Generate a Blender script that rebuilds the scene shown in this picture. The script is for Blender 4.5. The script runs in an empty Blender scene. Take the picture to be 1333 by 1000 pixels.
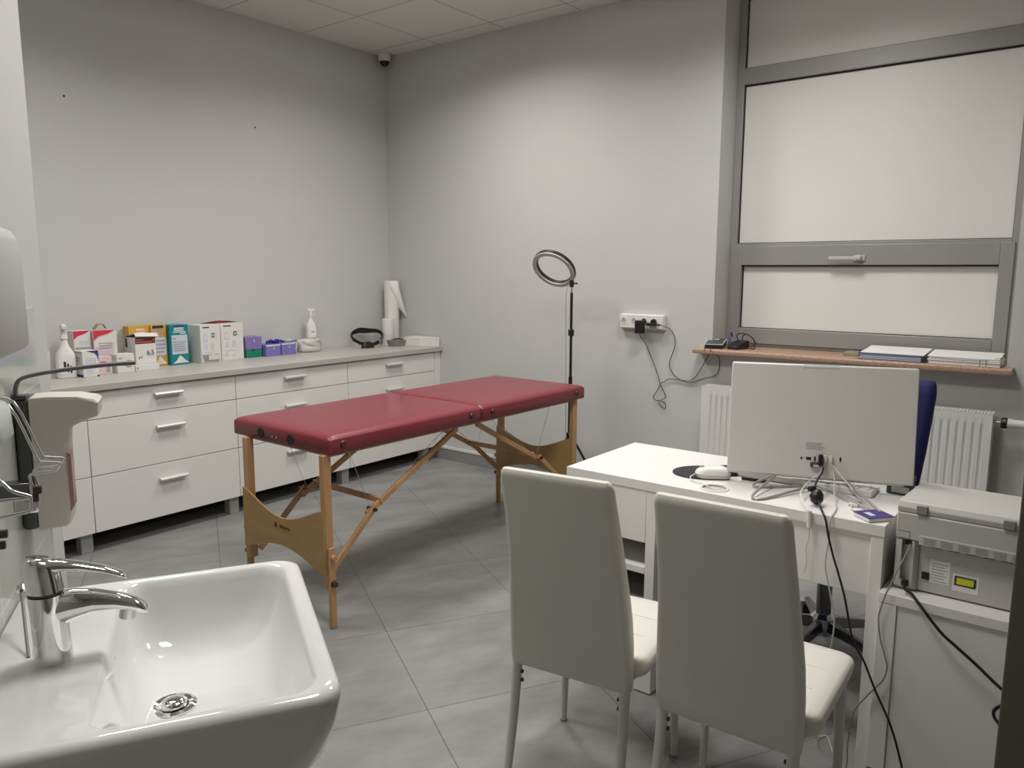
import bpy, bmesh, math, random
from mathutils import Vector, Matrix
random.seed(7)
C = bpy.context.scene.collection
PI = math.pi
# ------------------------------------------------------------------ materials
def _n(nt, t, **k):
    n = nt.nodes.new(t)
    for a, b in k.items(): setattr(n, a, b)
    return n
def mat(name, col, rough=.5, metal=0., noise=0., nscale=8., bump=0., bscale=200., coat=0., sheen=0., trans=0., emit=None, estr=0., ior=1.45):
    m = bpy.data.materials.new(name); m.use_nodes = True
    nt = m.node_tree; b = nt.nodes['Principled BSDF']
    b.inputs['Base Color'].default_value = (*col, 1); b.inputs['Roughness'].default_value = rough
    b.inputs['Metallic'].default_value = metal; b.inputs['Coat Weight'].default_value = coat
    b.inputs['Transmission Weight'].default_value = trans; b.inputs['IOR'].default_value = ior
    b.inputs['Coat Roughness'].default_value = .08
    if emit: b.inputs['Emission Color'].default_value = (*emit, 1); b.inputs['Emission Strength'].default_value = estr
    tc = _n(nt, 'ShaderNodeTexCoord')
    if noise:
        t = _n(nt, 'ShaderNodeTexNoise'); t.inputs['Scale'].default_value = nscale; t.inputs['Detail'].default_value = 5
        nt.links.new(tc.outputs['Object'], t.inputs['Vector'])
        mx = _n(nt, 'ShaderNodeMix', data_type='RGBA')
        mx.inputs[6].default_value = (*[max(0, c*(1-noise)) for c in col], 1); mx.inputs[7].default_value = (*[min(1, c*(1+noise)) for c in col], 1)
        nt.links.new(t.outputs['Fac'], mx.inputs[0]); nt.links.new(mx.outputs[2], b.inputs['Base Color'])
    if bump:
        t2 = _n(nt, 'ShaderNodeTexNoise'); t2.inputs['Scale'].default_value = bscale; t2.inputs['Detail'].default_value = 3
        nt.links.new(tc.outputs['Object'], t2.inputs['Vector'])
        bp = _n(nt, 'ShaderNodeBump'); bp.inputs['Strength'].default_value = bump; bp.inputs['Distance'].default_value = .002
        nt.links.new(t2.outputs['Fac'], bp.inputs['Height']); nt.links.new(bp.outputs['Normal'], b.inputs['Normal'])
    return m
def tilemat(name, udir, vdir, uo, vo, us, vs, mortar, col, col2, mcol, rough, nscale, namt, bump=.1, spec=None):
    """rectangular tile grid; udir/vdir are world direction vectors of the two tile axes"""
    m = bpy.data.materials.new(name); m.use_nodes = True
    nt = m.node_tree; b = nt.nodes['Principled BSDF']; L = nt.links.new
    g = _n(nt, 'ShaderNodeNewGeometry')
    outs = []
    for d, o in ((udir, uo), (vdir, vo)):
        dp = _n(nt, 'ShaderNodeVectorMath', operation='DOT_PRODUCT'); dp.inputs[1].default_value = d
        L(g.outputs['Position'], dp.inputs[0])
        a = _n(nt, 'ShaderNodeMath', operation='SUBTRACT'); a.inputs[1].default_value = o - 60*(us if o is uo else vs)
        L(dp.outputs['Value'], a.inputs[0]); outs.append(a)
    cx = _n(nt, 'ShaderNodeCombineXYZ'); L(outs[0].outputs[0], cx.inputs[0]); L(outs[1].outputs[0], cx.inputs[1])
    br = _n(nt, 'ShaderNodeTexBrick'); br.offset = 0; br.squash = 1
    br.inputs['Scale'].default_value = 1; br.inputs['Brick Width'].default_value = us; br.inputs['Row Height'].default_value = vs
    br.inputs['Mortar Size'].default_value = mortar; br.inputs['Mortar Smooth'].default_value = .1
    br.inputs['Color1'].default_value = (*col, 1); br.inputs['Color2'].default_value = (*col2, 1); br.inputs['Mortar'].default_value = (*mcol, 1)
    L(cx.outputs[0], br.inputs['Vector'])
    mp = _n(nt, 'ShaderNodeMapping'); mp.inputs['Scale'].default_value = (1, 2.2, 1); L(cx.outputs[0], mp.inputs[0])
    ns = _n(nt, 'ShaderNodeTexNoise'); ns.inputs['Scale'].default_value = nscale; ns.inputs['Detail'].default_value = 6; ns.inputs['Roughness'].default_value = .6
    L(mp.outputs[0], ns.inputs['Vector'])
    mr = _n(nt, 'ShaderNodeMapRange'); mr.inputs[1].default_value = .3; mr.inputs[2].default_value = .7
    mr.inputs[3].default_value = 1-namt; mr.inputs[4].default_value = 1+namt; L(ns.outputs['Fac'], mr.inputs[0])
    mu = _n(nt, 'ShaderNodeVectorMath', operation='SCALE'); L(br.outputs['Color'], mu.inputs[0]); L(mr.outputs[0], mu.inputs['Scale'])
    L(mu.outputs[0], b.inputs['Base Color']); b.inputs['Roughness'].default_value = rough
    bp = _n(nt, 'ShaderNodeBump'); bp.invert = True; bp.inputs['Strength'].default_value = bump; bp.inputs['Distance'].default_value = .002
    L(br.outputs['Fac'], bp.inputs['Height']); L(bp.outputs['Normal'], b.inputs['Normal'])
    return m
def woodmat(name, c1, c2, scale, rough=.4):
    m = bpy.data.materials.new(name); m.use_nodes = True; nt = m.node_tree; b = nt.nodes['Principled BSDF']; L = nt.links.new
    tc = _n(nt, 'ShaderNodeTexCoord'); mp = _n(nt, 'ShaderNodeMapping'); mp.inputs['Scale'].default_value = scale
    L(tc.outputs['Object'], mp.inputs[0])
    ns = _n(nt, 'ShaderNodeTexNoise'); ns.inputs['Scale'].default_value = 3; ns.inputs['Detail'].default_value = 6; ns.inputs['Distortion'].default_value = .6
    L(mp.outputs[0], ns.inputs['Vector'])
    cr = _n(nt, 'ShaderNodeValToRGB'); cr.color_ramp.elements[0].position = .35; cr.color_ramp.elements[1].position = .65
    cr.color_ramp.elements[0].color = (*c1, 1); cr.color_ramp.elements[1].color = (*c2, 1)
    L(ns.outputs['Fac'], cr.inputs[0]); L(cr.outputs[0], b.inputs['Base Color']); b.inputs['Roughness'].default_value = rough
    return m
M = {}
M['wall'] = mat('wall_paint', (.56, .56, .54), .75, noise=.02, nscale=3, bump=.12, bscale=120)
M['floor'] = tilemat('floor_tile', (.8658, -.5005, 0), (.5005, .8658, 0), -.7782, -3.7676, .6, .6, .0016,
                     (.235, .235, .23), (.258, .257, .25), (.09, .09, .085), .36, 3.2, .22, .25)
M['ceil'] = tilemat('ceiling_tile', (1, 0, 0), (0, 1, 0), -.1601, -.5642, .6, .6, .0055, (.70, .69, .64), (.72, .71, .66), (.40, .40, .37), .8, 40, .02, .3)
M['wtile'] = tilemat('wall_tile', (-.5, -.8660254, 0), (0, 0, 1), 1.0275, .88, .6, .32, .0016, (.50, .51, .47), (.52, .53, .49), (.70, .71, .67), .07, 2.0, .05, .1)
M['alu'] = mat('grey_aluminium', (.33, .325, .31), .42, .15, noise=.02)
M['film'] = mat('frosted_film', (.80, .79, .75), .38, noise=.015, nscale=1.5)
M['black'] = mat('black_plastic', (.012, .012, .014), .4)
M['gasket'] = mat('black_rubber', (.01, .01, .012), .6)
M['granite'] = mat('speckled_pink_stone', (.46, .30, .215), .3, noise=.7, nscale=110)
M['base'] = mat('grey_skirting_tile', (.27, .27, .265), .4, noise=.12, nscale=6)
M['white'] = mat('white_laminate', (.755, .73, .70), .38, noise=.01)
M['dwhite'] = mat('white_desk_foil', (.79, .775, .755), .30, noise=.01)
M['work'] = mat('worktop_laminate', (.46, .435, .405), .4, noise=.06, nscale=14)
M['handle'] = mat('satin_silver_handle', (.68, .68, .66), .35, .3)
M['fleg'] = mat('grey_plastic_leg', (.34, .34, .34), .5, noise=.03)
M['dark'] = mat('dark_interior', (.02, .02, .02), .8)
M['red'] = mat('burgundy_vinyl', (.20, .022, .032), .42, noise=.05, nscale=5, bump=.10, bscale=350, coat=.25)
M['wood'] = woodmat('beech_wood', (.43, .235, .105), (.52, .30, .14), (6, 6, 1.2))
M['ply'] = woodmat('plywood_panel', (.37, .225, .08), (.42, .26, .10), (4, 1.2, 6), .38)
M['brown'] = mat('brown_logo_ink', (.10, .04, .01), .6)
M['steel'] = mat('steel', (.62, .62, .62), .25, 1.)
M['chrome'] = mat('chrome', (.80, .80, .82), .05, 1.)
M['brass'] = mat('dark_bronze', (.08, .06, .04), .4, .6)
M['cream'] = mat('cream_faux_leather', (.70, .68, .62), .42, noise=.02, nscale=12, bump=.15, bscale=300)
M['cframe'] = mat('white_lacquered_tube', (.62, .62, .59), .35)
M['porc'] = mat('white_porcelain', (.78, .78, .765), .04, coat=.6)
M['pwhite'] = mat('white_plastic', (.74, .73, .70), .35)
M['pgrey'] = mat('light_grey_plastic', (.52, .51, .48), .45, noise=.01)
M['mgrey'] = mat('monitor_back_plastic', (.66, .64, .605), .35, noise=.01)
M['dgrey'] = mat('dark_grey_plastic', (.07, .075, .07), .5)
M['mid'] = mat('mid_grey_plastic', (.25, .25, .24), .5)
M['lever'] = mat('grey_lever_plastic', (.17, .165, .16), .35)
M['taupe'] = mat('taupe_dispenser_plastic', (.60, .565, .515), .38)
M['disp'] = mat('dispenser_white', (.60, .60, .58), .4)
M['redwin'] = mat('pinkish_translucent_strip', (.38, .19, .18), .25, coat=.3)
M['bottle'] = mat('milky_bottle', (.62, .66, .67), .25)
M['tubec'] = mat('wire_stand_grey', (.42, .41, .39), .35, .4)
M['rad'] = mat('radiator_enamel', (.72, .715, .69), .3)
M['navy'] = mat('navy_fabric', (.018, .016, .10), .8, noise=.1, nscale=60, bump=.3, bscale=400)
M['paper'] = mat('paper', (.78, .77, .75), .7)
M['tissue'] = mat('tissue_roll_paper', (.80, .79, .76), .85, bump=.2, bscale=150)
M['navyp'] = mat('navy_print', (.03, .04, .22), .5)
M['teal'] = mat('teal_print', (.0, .22, .24), .45)
M['orange'] = mat('orange_print', (.60, .33, .06), .45)
M['redp'] = mat('red_print', (.60, .04, .08), .45)
M['maroon'] = mat('maroon_print', (.22, .02, .02), .45)
M['pink'] = mat('pale_pink_print', (.66, .52, .54), .5)
M['ltblue'] = mat('pale_blue_print', (.55, .60, .68), .5)
M['lilac'] = mat('lilac_print', (.24, .17, .42), .5, noise=.3, nscale=60)
M['purple'] = mat('purple_cover', (.055, .035, .19), .4)
M['violet'] = mat('violet_blue_print', (.20, .18, .46), .5, noise=.3, nscale=60)
M['green'] = mat('green_print', (.01, .20, .14), .5, noise=.3, nscale=60)
M['greyp'] = mat('grey_print', (.35, .35, .35), .6)
M['ink'] = mat('dark_ink', (.03, .03, .03), .6)
M['dkgreen'] = mat('dark_green_print', (.04, .10, .08), .6)
M['carton'] = mat('white_carton', (.70, .685, .65), .6)
M['cardin'] = mat('raw_cardboard', (.30, .25, .18), .8)
M['glove'] = mat('blue_glove_film', (.03, .02, .35), .4)
M['bag'] = mat('crumpled_plastic_bag', (.60, .58, .56), .3, noise=.08, nscale=30, bump=.5, bscale=30)
M['yellow'] = mat('yellow_warning_print', (.62, .60, .03), .5)
M['door'] = mat('dark_taupe_panel', (.105, .095, .075), .55, noise=.05)
M['tube'] = mat('lamp_tube', (1, 1, 1), .5, emit=(1, .98, .945), estr=9.)
M['screen'] = mat('dark_screen', (.01, .01, .012), .1)
M['darkchrome'] = mat('dark_polished_metal', (.16, .16, .17), .18, 1.)
M['dome'] = mat('black_dome', (.01, .01, .01), .1)
M['gold'] = mat('kraft_paper', (.30, .26, .18), .7)

# ------------------------------------------------------------------ mesh builder
class G:
    def __init__(s, m=None): s.bm = bmesh.new(); s.m = m; s.mi = 0
    def v(s, p):
        p = Vector(p)
        return s.bm.verts.new(s.m @ p if s.m else p)
    def f(s, vs):
        try: fc = s.bm.faces.new(vs)
        except ValueError: return None
        fc.material_index = s.mi; return fc
    def box(s, x0, x1, y0, y1, z0, z1):
        a = [s.v((x, y, z)) for z in (z0, z1) for x, y in ((x0, y0), (x1, y0), (x1, y1), (x0, y1))]
        for q in ((3, 2, 1, 0), (4, 5, 6, 7), (0, 1, 5, 4), (1, 2, 6, 5), (2, 3, 7, 6), (3, 0, 4, 7)): s.f([a[i] for i in q])
        return s
    def prism(s, pts, z0, z1):
        a = [s.v((p[0], p[1], z0)) for p in pts]; b = [s.v((p[0], p[1], z1)) for p in pts]
        n = len(pts); s.f(a[::-1]); s.f(b)
        for i in range(n): s.f([a[i], a[(i+1) % n], b[(i+1) % n], b[i]])
        return s
    def ext(s, pts, d):
        a = [s.v(p) for p in pts]; b = [s.v(Vector(p)+Vector(d)) for p in pts]; n = len(pts)
        s.f(a[::-1]); s.f(b)
        for i in range(n): s.f([a[i], a[(i+1) % n], b[(i+1) % n], b[i]])
        return s
    def loft(s, rings, c0=True, c1=True, closed=True):
        R = [[s.v(p) for p in r] for r in rings]; n = len(R[0])
        for a, b in zip(R, R[1:]):
            for i in range(n if closed else n-1): s.f([a[i], a[(i+1) % n], b[(i+1) % n], b[i]])
        if c0: s.f(R[0][::-1])
        if c1: s.f(R[-1])
        return s
    def cyl(s, p0, p1, r0, r1=None, n=16):
        r1 = r0 if r1 is None else r1
        return s.tube([p0, p1], [r0, r1], n)
    def tube(s, pts, r, n=8, smooth=0, closed=False):
        pts = [Vector(p) for p in pts]
        if smooth: pts = cr(pts, smooth)
        k = len(pts); rs = r if isinstance(r, (list, tuple)) else [r]*k
        if len(rs) != k: rs = [rs[0]+(rs[-1]-rs[0])*i/(k-1) for i in range(k)]
        T = []
        for i in range(k):
            if closed: t = pts[(i+1) % k]-pts[i-1]
            else: t = pts[min(i+1, k-1)]-pts[max(i-1, 0)]
            T.append(t.normalized())
        up = Vector((0, 0, 1)) if abs(T[0].z) < .9 else Vector((1, 0, 0))
        u = T[0].cross(up).normalized(); rings = []
        for i in range(k):
            u = (u - T[i]*u.dot(T[i])).normalized(); w = T[i].cross(u)
            rings.append([pts[i]+(u*math.cos(a)+w*math.sin(a))*rs[i] for a in (2*PI*j/n for j in range(n))])
        if closed: rings.append(rings[0]); return s.loft(rings, False, False)
        return s.loft(rings)
    def lathe(s, prof, c=(0, 0, 0), n=24):
        rings = [[(c[0]+r*math.cos(2*PI*j/n), c[1]+r*math.sin(2*PI*j/n), c[2]+z) for j in range(n)] for r, z in prof]
        return s.loft(rings)
    def rl(s, rings, n=5):
        """stack of rounded rectangles (z, x0, x1, y0, y1, r)"""
        return s.loft([[(p[0], p[1], q[0]) for p in rr(*q[1:], n=n)] for q in rings])
    def quad(s, pts): s.f([s.v(p) for p in pts]); return s
def rr(x0, x1, y0, y1, r, n=5):
    r = max(min(r, (x1-x0)/2-1e-5, (y1-y0)/2-1e-5), 1e-5); o = []
    for cx, cy, a0 in ((x1-r, y1-r, 0), (x0+r, y1-r, 90), (x0+r, y0+r, 180), (x1-r, y0+r, 270)):
        for i in range(n+1):
            a = math.radians(a0+90*i/n); o.append((cx+r*math.cos(a), cy+r*math.sin(a)))
    return o
def cr(pts, k):
    P = [pts[0]*2-pts[1]]+pts+[pts[-1]*2-pts[-2]]; o = []
    for i in range(1, len(P)-2):
        p0, p1, p2, p3 = P[i-1:i+3]
        for j in range(k):
            t = j/k
            o.append(.5*((2*p1)+(p2-p0)*t+(2*p0-5*p1+4*p2-p3)*t*t+(3*p1-p0-3*p2+p3)*t**3))
    o.append(pts[-1]); return o
def thing(name, label, cat, loc, rz=0, group=None):
    o = bpy.data.objects.new(name, None); o.empty_display_size = .05; C.objects.link(o)
    o.location = loc; o.rotation_euler = (0, 0, rz); o['label'] = label; o['category'] = cat
    if group: o['group'] = group
    return o
def root(p):
    while p.parent: p = p.parent
    return p
def obj(name, g, m, parent=None, bev=0, sm=35, label=None, seg=2):
    """g is built in world coordinates; linked as ONE mesh, local to its thing's base"""
    bm = g.bm
    bmesh.ops.recalc_face_normals(bm, faces=bm.faces[:])
    off = None
    if parent:
        r = root(parent); mw = Matrix.LocRotScale(r.location, r.rotation_euler, None)
        bm.transform(mw.inverted())
    else:
        xs = [v.co for v in bm.verts]
        off = Vector(((min(v.x for v in xs)+max(v.x for v in xs))/2, (min(v.y for v in xs)+max(v.y for v in xs))/2, min(v.z for v in xs)))
        bm.transform(Matrix.Translation(-off))
    me = bpy.data.meshes.new(name); bm.to_mesh(me); bm.free()
    for x in (m if isinstance(m, (list, tuple)) else [m]): me.materials.append(M[x])
    o = bpy.data.objects.new(name, me); C.objects.link(o)
    if sm:
        for p in me.polygons: p.use_smooth = True
        me.set_sharp_from_angle(angle=math.radians(sm))
    if parent: o.parent = parent
    else: o.location = off
    if bev:
        b = o.modifiers.new('bevel', 'BEVEL'); b.width = bev; b.segments = seg; b.limit_method = 'ANGLE'; b.angle_limit = math.radians(40)
    if label: o['label'] = label
    return o
def tag(o, label, cat, group=None):
    o['label'] = label; o['category'] = cat
    if group: o['group'] = group
    return o
def struct(name, g, m, parent=None, bev=0, sm=30, label=None):
    o = obj(name, g, m, parent, bev, sm)
    if not parent: o['kind'] = 'structure'
    if label: o['label'] = label
    return o
def text(name, s, size, mtx, m, parent, ext=.0004):
    cu = bpy.data.curves.new(name, 'FONT'); cu.body = s; cu.size = size; cu.extrude = ext; cu.align_x = 'CENTER'; cu.align_y = 'CENTER'
    t = bpy.data.objects.new('tmp', cu); C.objects.link(t); bpy.context.view_layer.update()
    me = bpy.data.meshes.new_from_object(t.evaluated_get(bpy.context.evaluated_depsgraph_get()))
    bpy.data.objects.remove(t)
    r = root(parent); mw = Matrix.LocRotScale(r.location, r.rotation_euler, None)
    me.transform(mw.inverted() @ mtx); me.materials.clear(); me.materials.append(M[m]); me.name = name
    o = bpy.data.objects.new(name, me); C.objects.link(o); o.parent = parent
    return o
def dup(r0, loc, rz, label, group=None):
    r = r0.copy(); C.objects.link(r); r.location = loc; r.rotation_euler = (0, 0, rz); r['label'] = label
    if group: r['group'] = group
    for ch in list(r0.children):
        c = ch.copy(); C.objects.link(c); c.parent = r
        for g in ch.children:
            d = g.copy(); C.objects.link(d); d.parent = c
    return r
# left-hand tiled wall frame: s runs along the wall towards the camera, t out of the wall
P0 = Vector((-2.525, 0, 0)); SD = Vector((-.5, -.8660254, 0)); ND = Vector((.8660254, -.5, 0))
W = Matrix(((SD.x, ND.x, 0, P0.x), (SD.y, ND.y, 0, P0.y), (0, 0, 1, 0), (0, 0, 0, 1)))
def w(s, t, z): return P0+SD*s+ND*t+Vector((0, 0, z))
TW = .44      # wall plane in that frame
H = 3.041

# ------------------------------------------------------------------ the room
struct('floor', G().box(-7, .4, -7, .4, -.1, 0), 'floor')
struct('ceiling', G().box(-7, .4, -7, .4, H, H+.1), 'ceil')
struct('wall_back', G().box(-7, 0, 0, .2, 0, H), 'wall')
WY0, WY1, SILL = -2.715, -4.175, 1.0
g = G(); g.box(0, .3, WY0, .2, 0, H); g.box(0, .3, -6, WY1, 0, H); g.box(0, .3, WY1, WY0, 0, SILL-.03)
struct('wall_right', g, 'wall')
g = G(W); g.box(2.73, 3.4, -.8, TW, 0, H); g.box(3.4, 8, .3, TW, 0, H)
struct('wall_left', g, 'wall')
g = G(W); g.box(2.888, 6.0, TW, TW+.006, 0, 1.36)
tg = struct('trim_1', g, 'wtile', label='glossy pale wall tiles behind the washbasin')
struct('wall_far_left', G().box(-7, -6.8, -7, 0, 0, H), 'wall')
struct('wall_front', G().box(-6.8, 0, -6.2, -6.0, 0, H), 'wall')
# skirting on the window wall
struct('baseboard_right', G().box(-.012, 0, -6, -.08, 0, .082), 'base', bev=.001)
struct('trim_2', G().box(-.016, 0, -6, -.08, .084, .104), 'pwhite', bev=.002, label='thin white strip above the grey skirting')  # narrow white strip running along the top of the skirting
# dark door leaf at the right edge of the view
dm = Matrix.Translation((-2.83, -4.453, 0)) @ Matrix.Rotation(math.radians(-103), 4, 'Z')
g = G(dm); g.box(0, .85, 0, .04, .01, 2.05)
dr = struct('door_1', g, 'door', bev=.003, label='dark open door leaf at the right edge')
# two small nail holes on the back wall
for k, (x, z) in enumerate(((-2.335, 2.358), (-1.164, 2.362))):
    tag(obj('wall_plug', G().cyl((x, -.0015, z), (x, .002, z), .006, n=8), 'dark'), ['small dark nail hole in back wall, left one above the counter', 'small dark nail hole in back wall, right one nearer the corner'][k], 'nail hole')
# window
wx = .2
win = bpy.data.objects.new('window_1', None); C.objects.link(win); win.location = (wx, (WY0+WY1)/2, SILL); win['kind'] = 'structure'
win['label'] = 'large grey framed window with frosted panes'
def yb(g, y0, y1, z0, z1, x0, x1): g.box(x0, x1, min(y0, y1), max(y0, y1), z0, z1)
g = G()
yb(g, WY0, -2.757, SILL, H, wx, wx+.07); yb(g, -4.130, WY1, SILL, H, wx, wx+.07)
yb(g, -2.757, -4.130, 2.496, 2.588, wx, wx+.07); yb(g, -2.757, -4.130, 2.965, H, wx, wx+.07)
yb(g, -2.757, -4.130, SILL, 1.035, wx, wx+.07); yb(g, -2.757, -4.130, 1.575, 1.602, wx, wx+.07)
obj('frame', g, 'alu', win, bev=.003)
g = G(); x0 = wx-.012
yb(g, -2.735, -2.792, 1.02, 1.585, x0, wx+.05); yb(g, -4.086, -4.145, 1.02, 1.585, x0, wx+.05)
yb(g, -2.792, -4.086, 1.475, 1.585, x0, wx+.05); yb(g, -2.792, -4.086, 1.02, 1.108, x0, wx+.05)
obj('sash', g, 'alu', win, bev=.003)
PX = wx+.022
for (a, b, z0, z1) in ((-2.757, -4.130, 1.602, 2.496), (-2.757, -4.130, 2.588, 2.965), (-2.792, -4.086, 1.108, 1.475)):
    g = G(); yb(g, a, b, z0, z1, PX, PX+.008); pn = obj('pane', g, 'film', win, label='frosted white pane')
    g = G(); e = .006
    yb(g, a, a-e, z0, z1, PX-.006, PX-.0002); yb(g, b, b+e*.5, z0, z1, PX-.006, PX-.0002)
    yb(g, a-e, b+e, z1-e*1.2, z1, PX-.006, PX-.0002); yb(g, a-e, b+e, z0, z0+e*.6, PX-.006, PX-.0002)
    obj('gasket', g, 'gasket', pn)
g = G(); hx = x0
g.cyl((hx, -3.445, 1.512), (hx-.03, -3.445, 1.512), .016); g.loft([[(hx-.028+a, -3.46+yy, 1.512+b) for a, b in ((0, -.009), (-.012, -.009), (-.012, .009), (0, .009))] for yy in (0, .165)])
g.box(hx-.008, hx, -3.475, -3.415, 1.497, 1.527)
obj('handle', g, 'pgrey', win, bev=.003)
g = G()
g.loft([[(x, y, z) for x, z in ((-.105, SILL-.03), (.2, SILL-.03), (.2, SILL), (-.098, SILL), (-.108, SILL-.008), (-.108, SILL-.022))] for y in (-4.205, -2.64)])
struct('trim_3', g, 'granite', bev=.002, label='speckled pinkish stone window sill')

# ------------------------------------------------------------------ ceiling lamps (their tubes light the room)
def ceiling_lamp(x, y, label, pw):
    t = thing('ceiling_light', label, 'ceiling light', (x, y, H), 0, 'square louvre ceiling lights')
    g = G(); a = .298
    g.box(x-a, x+a, y-a, y-a+.02, H-.014, H-.001); g.box(x-a, x+a, y+a-.02, y+a, H-.014, H-.001)
    g.box(x-a, x-a+.02, y-a+.02, y+a-.02, H-.014, H-.001); g.box(x+a-.02, x+a, y-a+.02, y+a-.02, H-.014, H-.001)
    obj('frame', g, 'pwhite', t)
    for i in range(4):
        yy = y-.21+.14*i
        obj('tube', G().cyl((x-.27, yy, H-.012), (x+.27, yy, H-.012), .008), 'tube', t)
        L = bpy.data.lights.new('tube_glow', 'AREA'); L.shape = 'RECTANGLE'; L.size = .54; L.size_y = .085
        L.energy = pw/4; L.color = (1, .98, .945); L.spread = math.radians(SPREAD)
        lo = bpy.data.objects.new('tube_glow', L); C.objects.link(lo); lo.location = (0, yy-y, -.022); lo.parent = t
    return t
SPREAD = 150; PW = 22.5
ceiling_lamp(-1.06, -1.464, 'square louvre ceiling light nearest the room corner, above the far end of the massage table', PW)
ceiling_lamp(-1.06, -3.264, 'square louvre ceiling light nearest the window, above the office chair', PW)
ceiling_lamp(-2.86, -1.464, 'square louvre ceiling light before the drawer cabinets, left of the massage table', PW)
ceiling_lamp(-2.86, -3.264, 'square louvre ceiling light above the two cream chairs', PW)

# ------------------------------------------------------------------ security camera
t = thing('security_camera', 'small white dome security camera with black lens bubble in the ceiling corner', 'camera', (-.075, -.075, H))
obj('housing', G().lathe([(.045, -.001), (.048, -.03), (.043, -.055), (.036, -.058)], (-.075, -.075, H)), 'pwhite', t)
obj('lens_dome', G().lathe([(.036, -.056), (.035, -.068), (.028, -.082), (.015, -.091), (.002, -.093)], (-.075, -.075, H)), 'dome', t, sm=60)

# ------------------------------------------------------------------ counter and cabinets
YF = -.5463
g = G().box(-3.35, -.002, -.568, -.002, .836, .871)
tag(obj('worktop', g, 'work', bev=.003), 'long pale grey-beige laminate worktop along the back wall', 'worktop')
def handle(xc, z, par):
    g = G(); hw = .078
    g.loft([[(x, YF-.004-a, z+b) for a, b in ((0, .010), (.022, .008), (.026, .002), (.024, -.006), (.018, -.008), (.014, .000), (0, .002))] for x in (xc-hw, xc+hw)])
    obj('handle', g, 'handle', par)
def cabinet(x0, x1, label, xh=None, legs=(0,)):
    t = thing('drawer_cabinet', label, 'drawer cabinet', ((x0+x1)/2, -.27, 0), 0, 'white drawer cabinets under the worktop')
    obj('body', G().box(x0+.001, x1-.001, YF+.02, -.01, .108, .834), 'white', t, bev=.001)
    for z0, z1 in ((.692, .829), (.402, .688), (.106, .398)):
        d = obj('drawer', G().box(x0+.002, x1-.002, YF, YF+.019, z0, z1), 'white', t, bev=.0015)
        if xh: handle(xh, (z0+z1)/2+.02 if z1 > .8 else z1-.085, d)
    for lx in legs: obj('leg', G().box(lx, lx+.06, YF+.03, YF+.09, .0, .107), 'fleg', t, bev=.003)
    return t
cabinet(-3.30, -2.576, 'white drawer cabinet partly behind the wall-mounted soap dispenser, leftmost under the worktop', legs=(-3.2,))
cabinet(-2.576, -1.743, 'white drawer cabinet with three silver handles, fully seen left of the massage table', -2.155, (-2.640,))
cabinet(-1.743, -.905, 'middle white drawer cabinet behind the left end of the massage table', -1.335, (-1.80,))
cabinet(-.905, -.066, 'white drawer cabinet nearest the room corner, behind the massage table', -.49, (-.955, -.17))
tag(obj('filler_panel', G().box(-.064, -.002, YF, YF+.018, .106, .832), 'white', bev=.001), 'narrow white filler panel between last cabinet and window wall', 'panel')
tag(obj('board', G().box(-3.3, -.08, -.30, -.28, 0, .105), 'dark'), 'dark recessed plinth under the white cabinets', 'board')  # thin dark board standing far back in the gap below the drawers

# ------------------------------------------------------------------ things on the counter
ZC = .8712
def carton(name, label, cat, x0, x1, yf, yb_, h, mats, decals=(), z=ZC, top=None, side=(), group=None, rz=0, bev=.0015):
    """front faces the room (-y), left side faces -x. decals: fractions of the front face + material index or polygon"""
    cx, cy = (x0+x1)/2, (yf+yb_)/2
    R = Matrix.Translation((cx, cy, z)) @ Matrix.Rotation(math.radians(rz), 4, 'Z')
    hw, hd = (x1-x0)/2, (yb_-yf)/2
    t = thing(name, label, cat, (cx, cy, z), 0, group)
    obj('box_body', G(R).box(-hw, hw, -hd, hd, 0, h), mats[0], t, bev=bev)
    g = G(R); n = 0
    for d in decals:
        pts, mi = d; g.mi = mi-1; n += 1
        if len(pts) == 4 and not isinstance(pts[0], (tuple, list)): u0, u1, v0, v1 = pts; pts = [(u0, v0), (u1, v0), (u1, v1), (u0, v1)]
        dd = .0006+.0001*n
        g.f([g.v((-hw+2*hw*u, -hd-dd, h*v)) for u, v in pts])
    for d in side:
        pts, mi = d; g.mi = mi-1; n += 1
        u0, u1, v0, v1 = pts; g.f([g.v((-hw-.0008, hd-2*hd*u, h*v)) for u, v in ((u0, v0), (u1, v0), (u1, v1), (u0, v1))])
    if n: obj('print', g, list(mats[1:]), t, sm=0)
    if top is not None:
        obj('lid_flap', G(R).loft([[(-hw, y, zz), (hw, y, zz), (hw, y, zz+.002), (-hw, y, zz+.002)] for y, zz in top]), mats[0], t)
    return t
def lines(u0, u1, v0, v1, n, mi, ragged=.2):
    o = []
    for i in range(n):
        v = v1-(v1-v0)*(i+.5)/n; hh = (v1-v0)/n*.25
        o.append(((u0, u1-random.random()*ragged*(u1-u0), v-hh, v+hh), mi))
    return o
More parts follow.
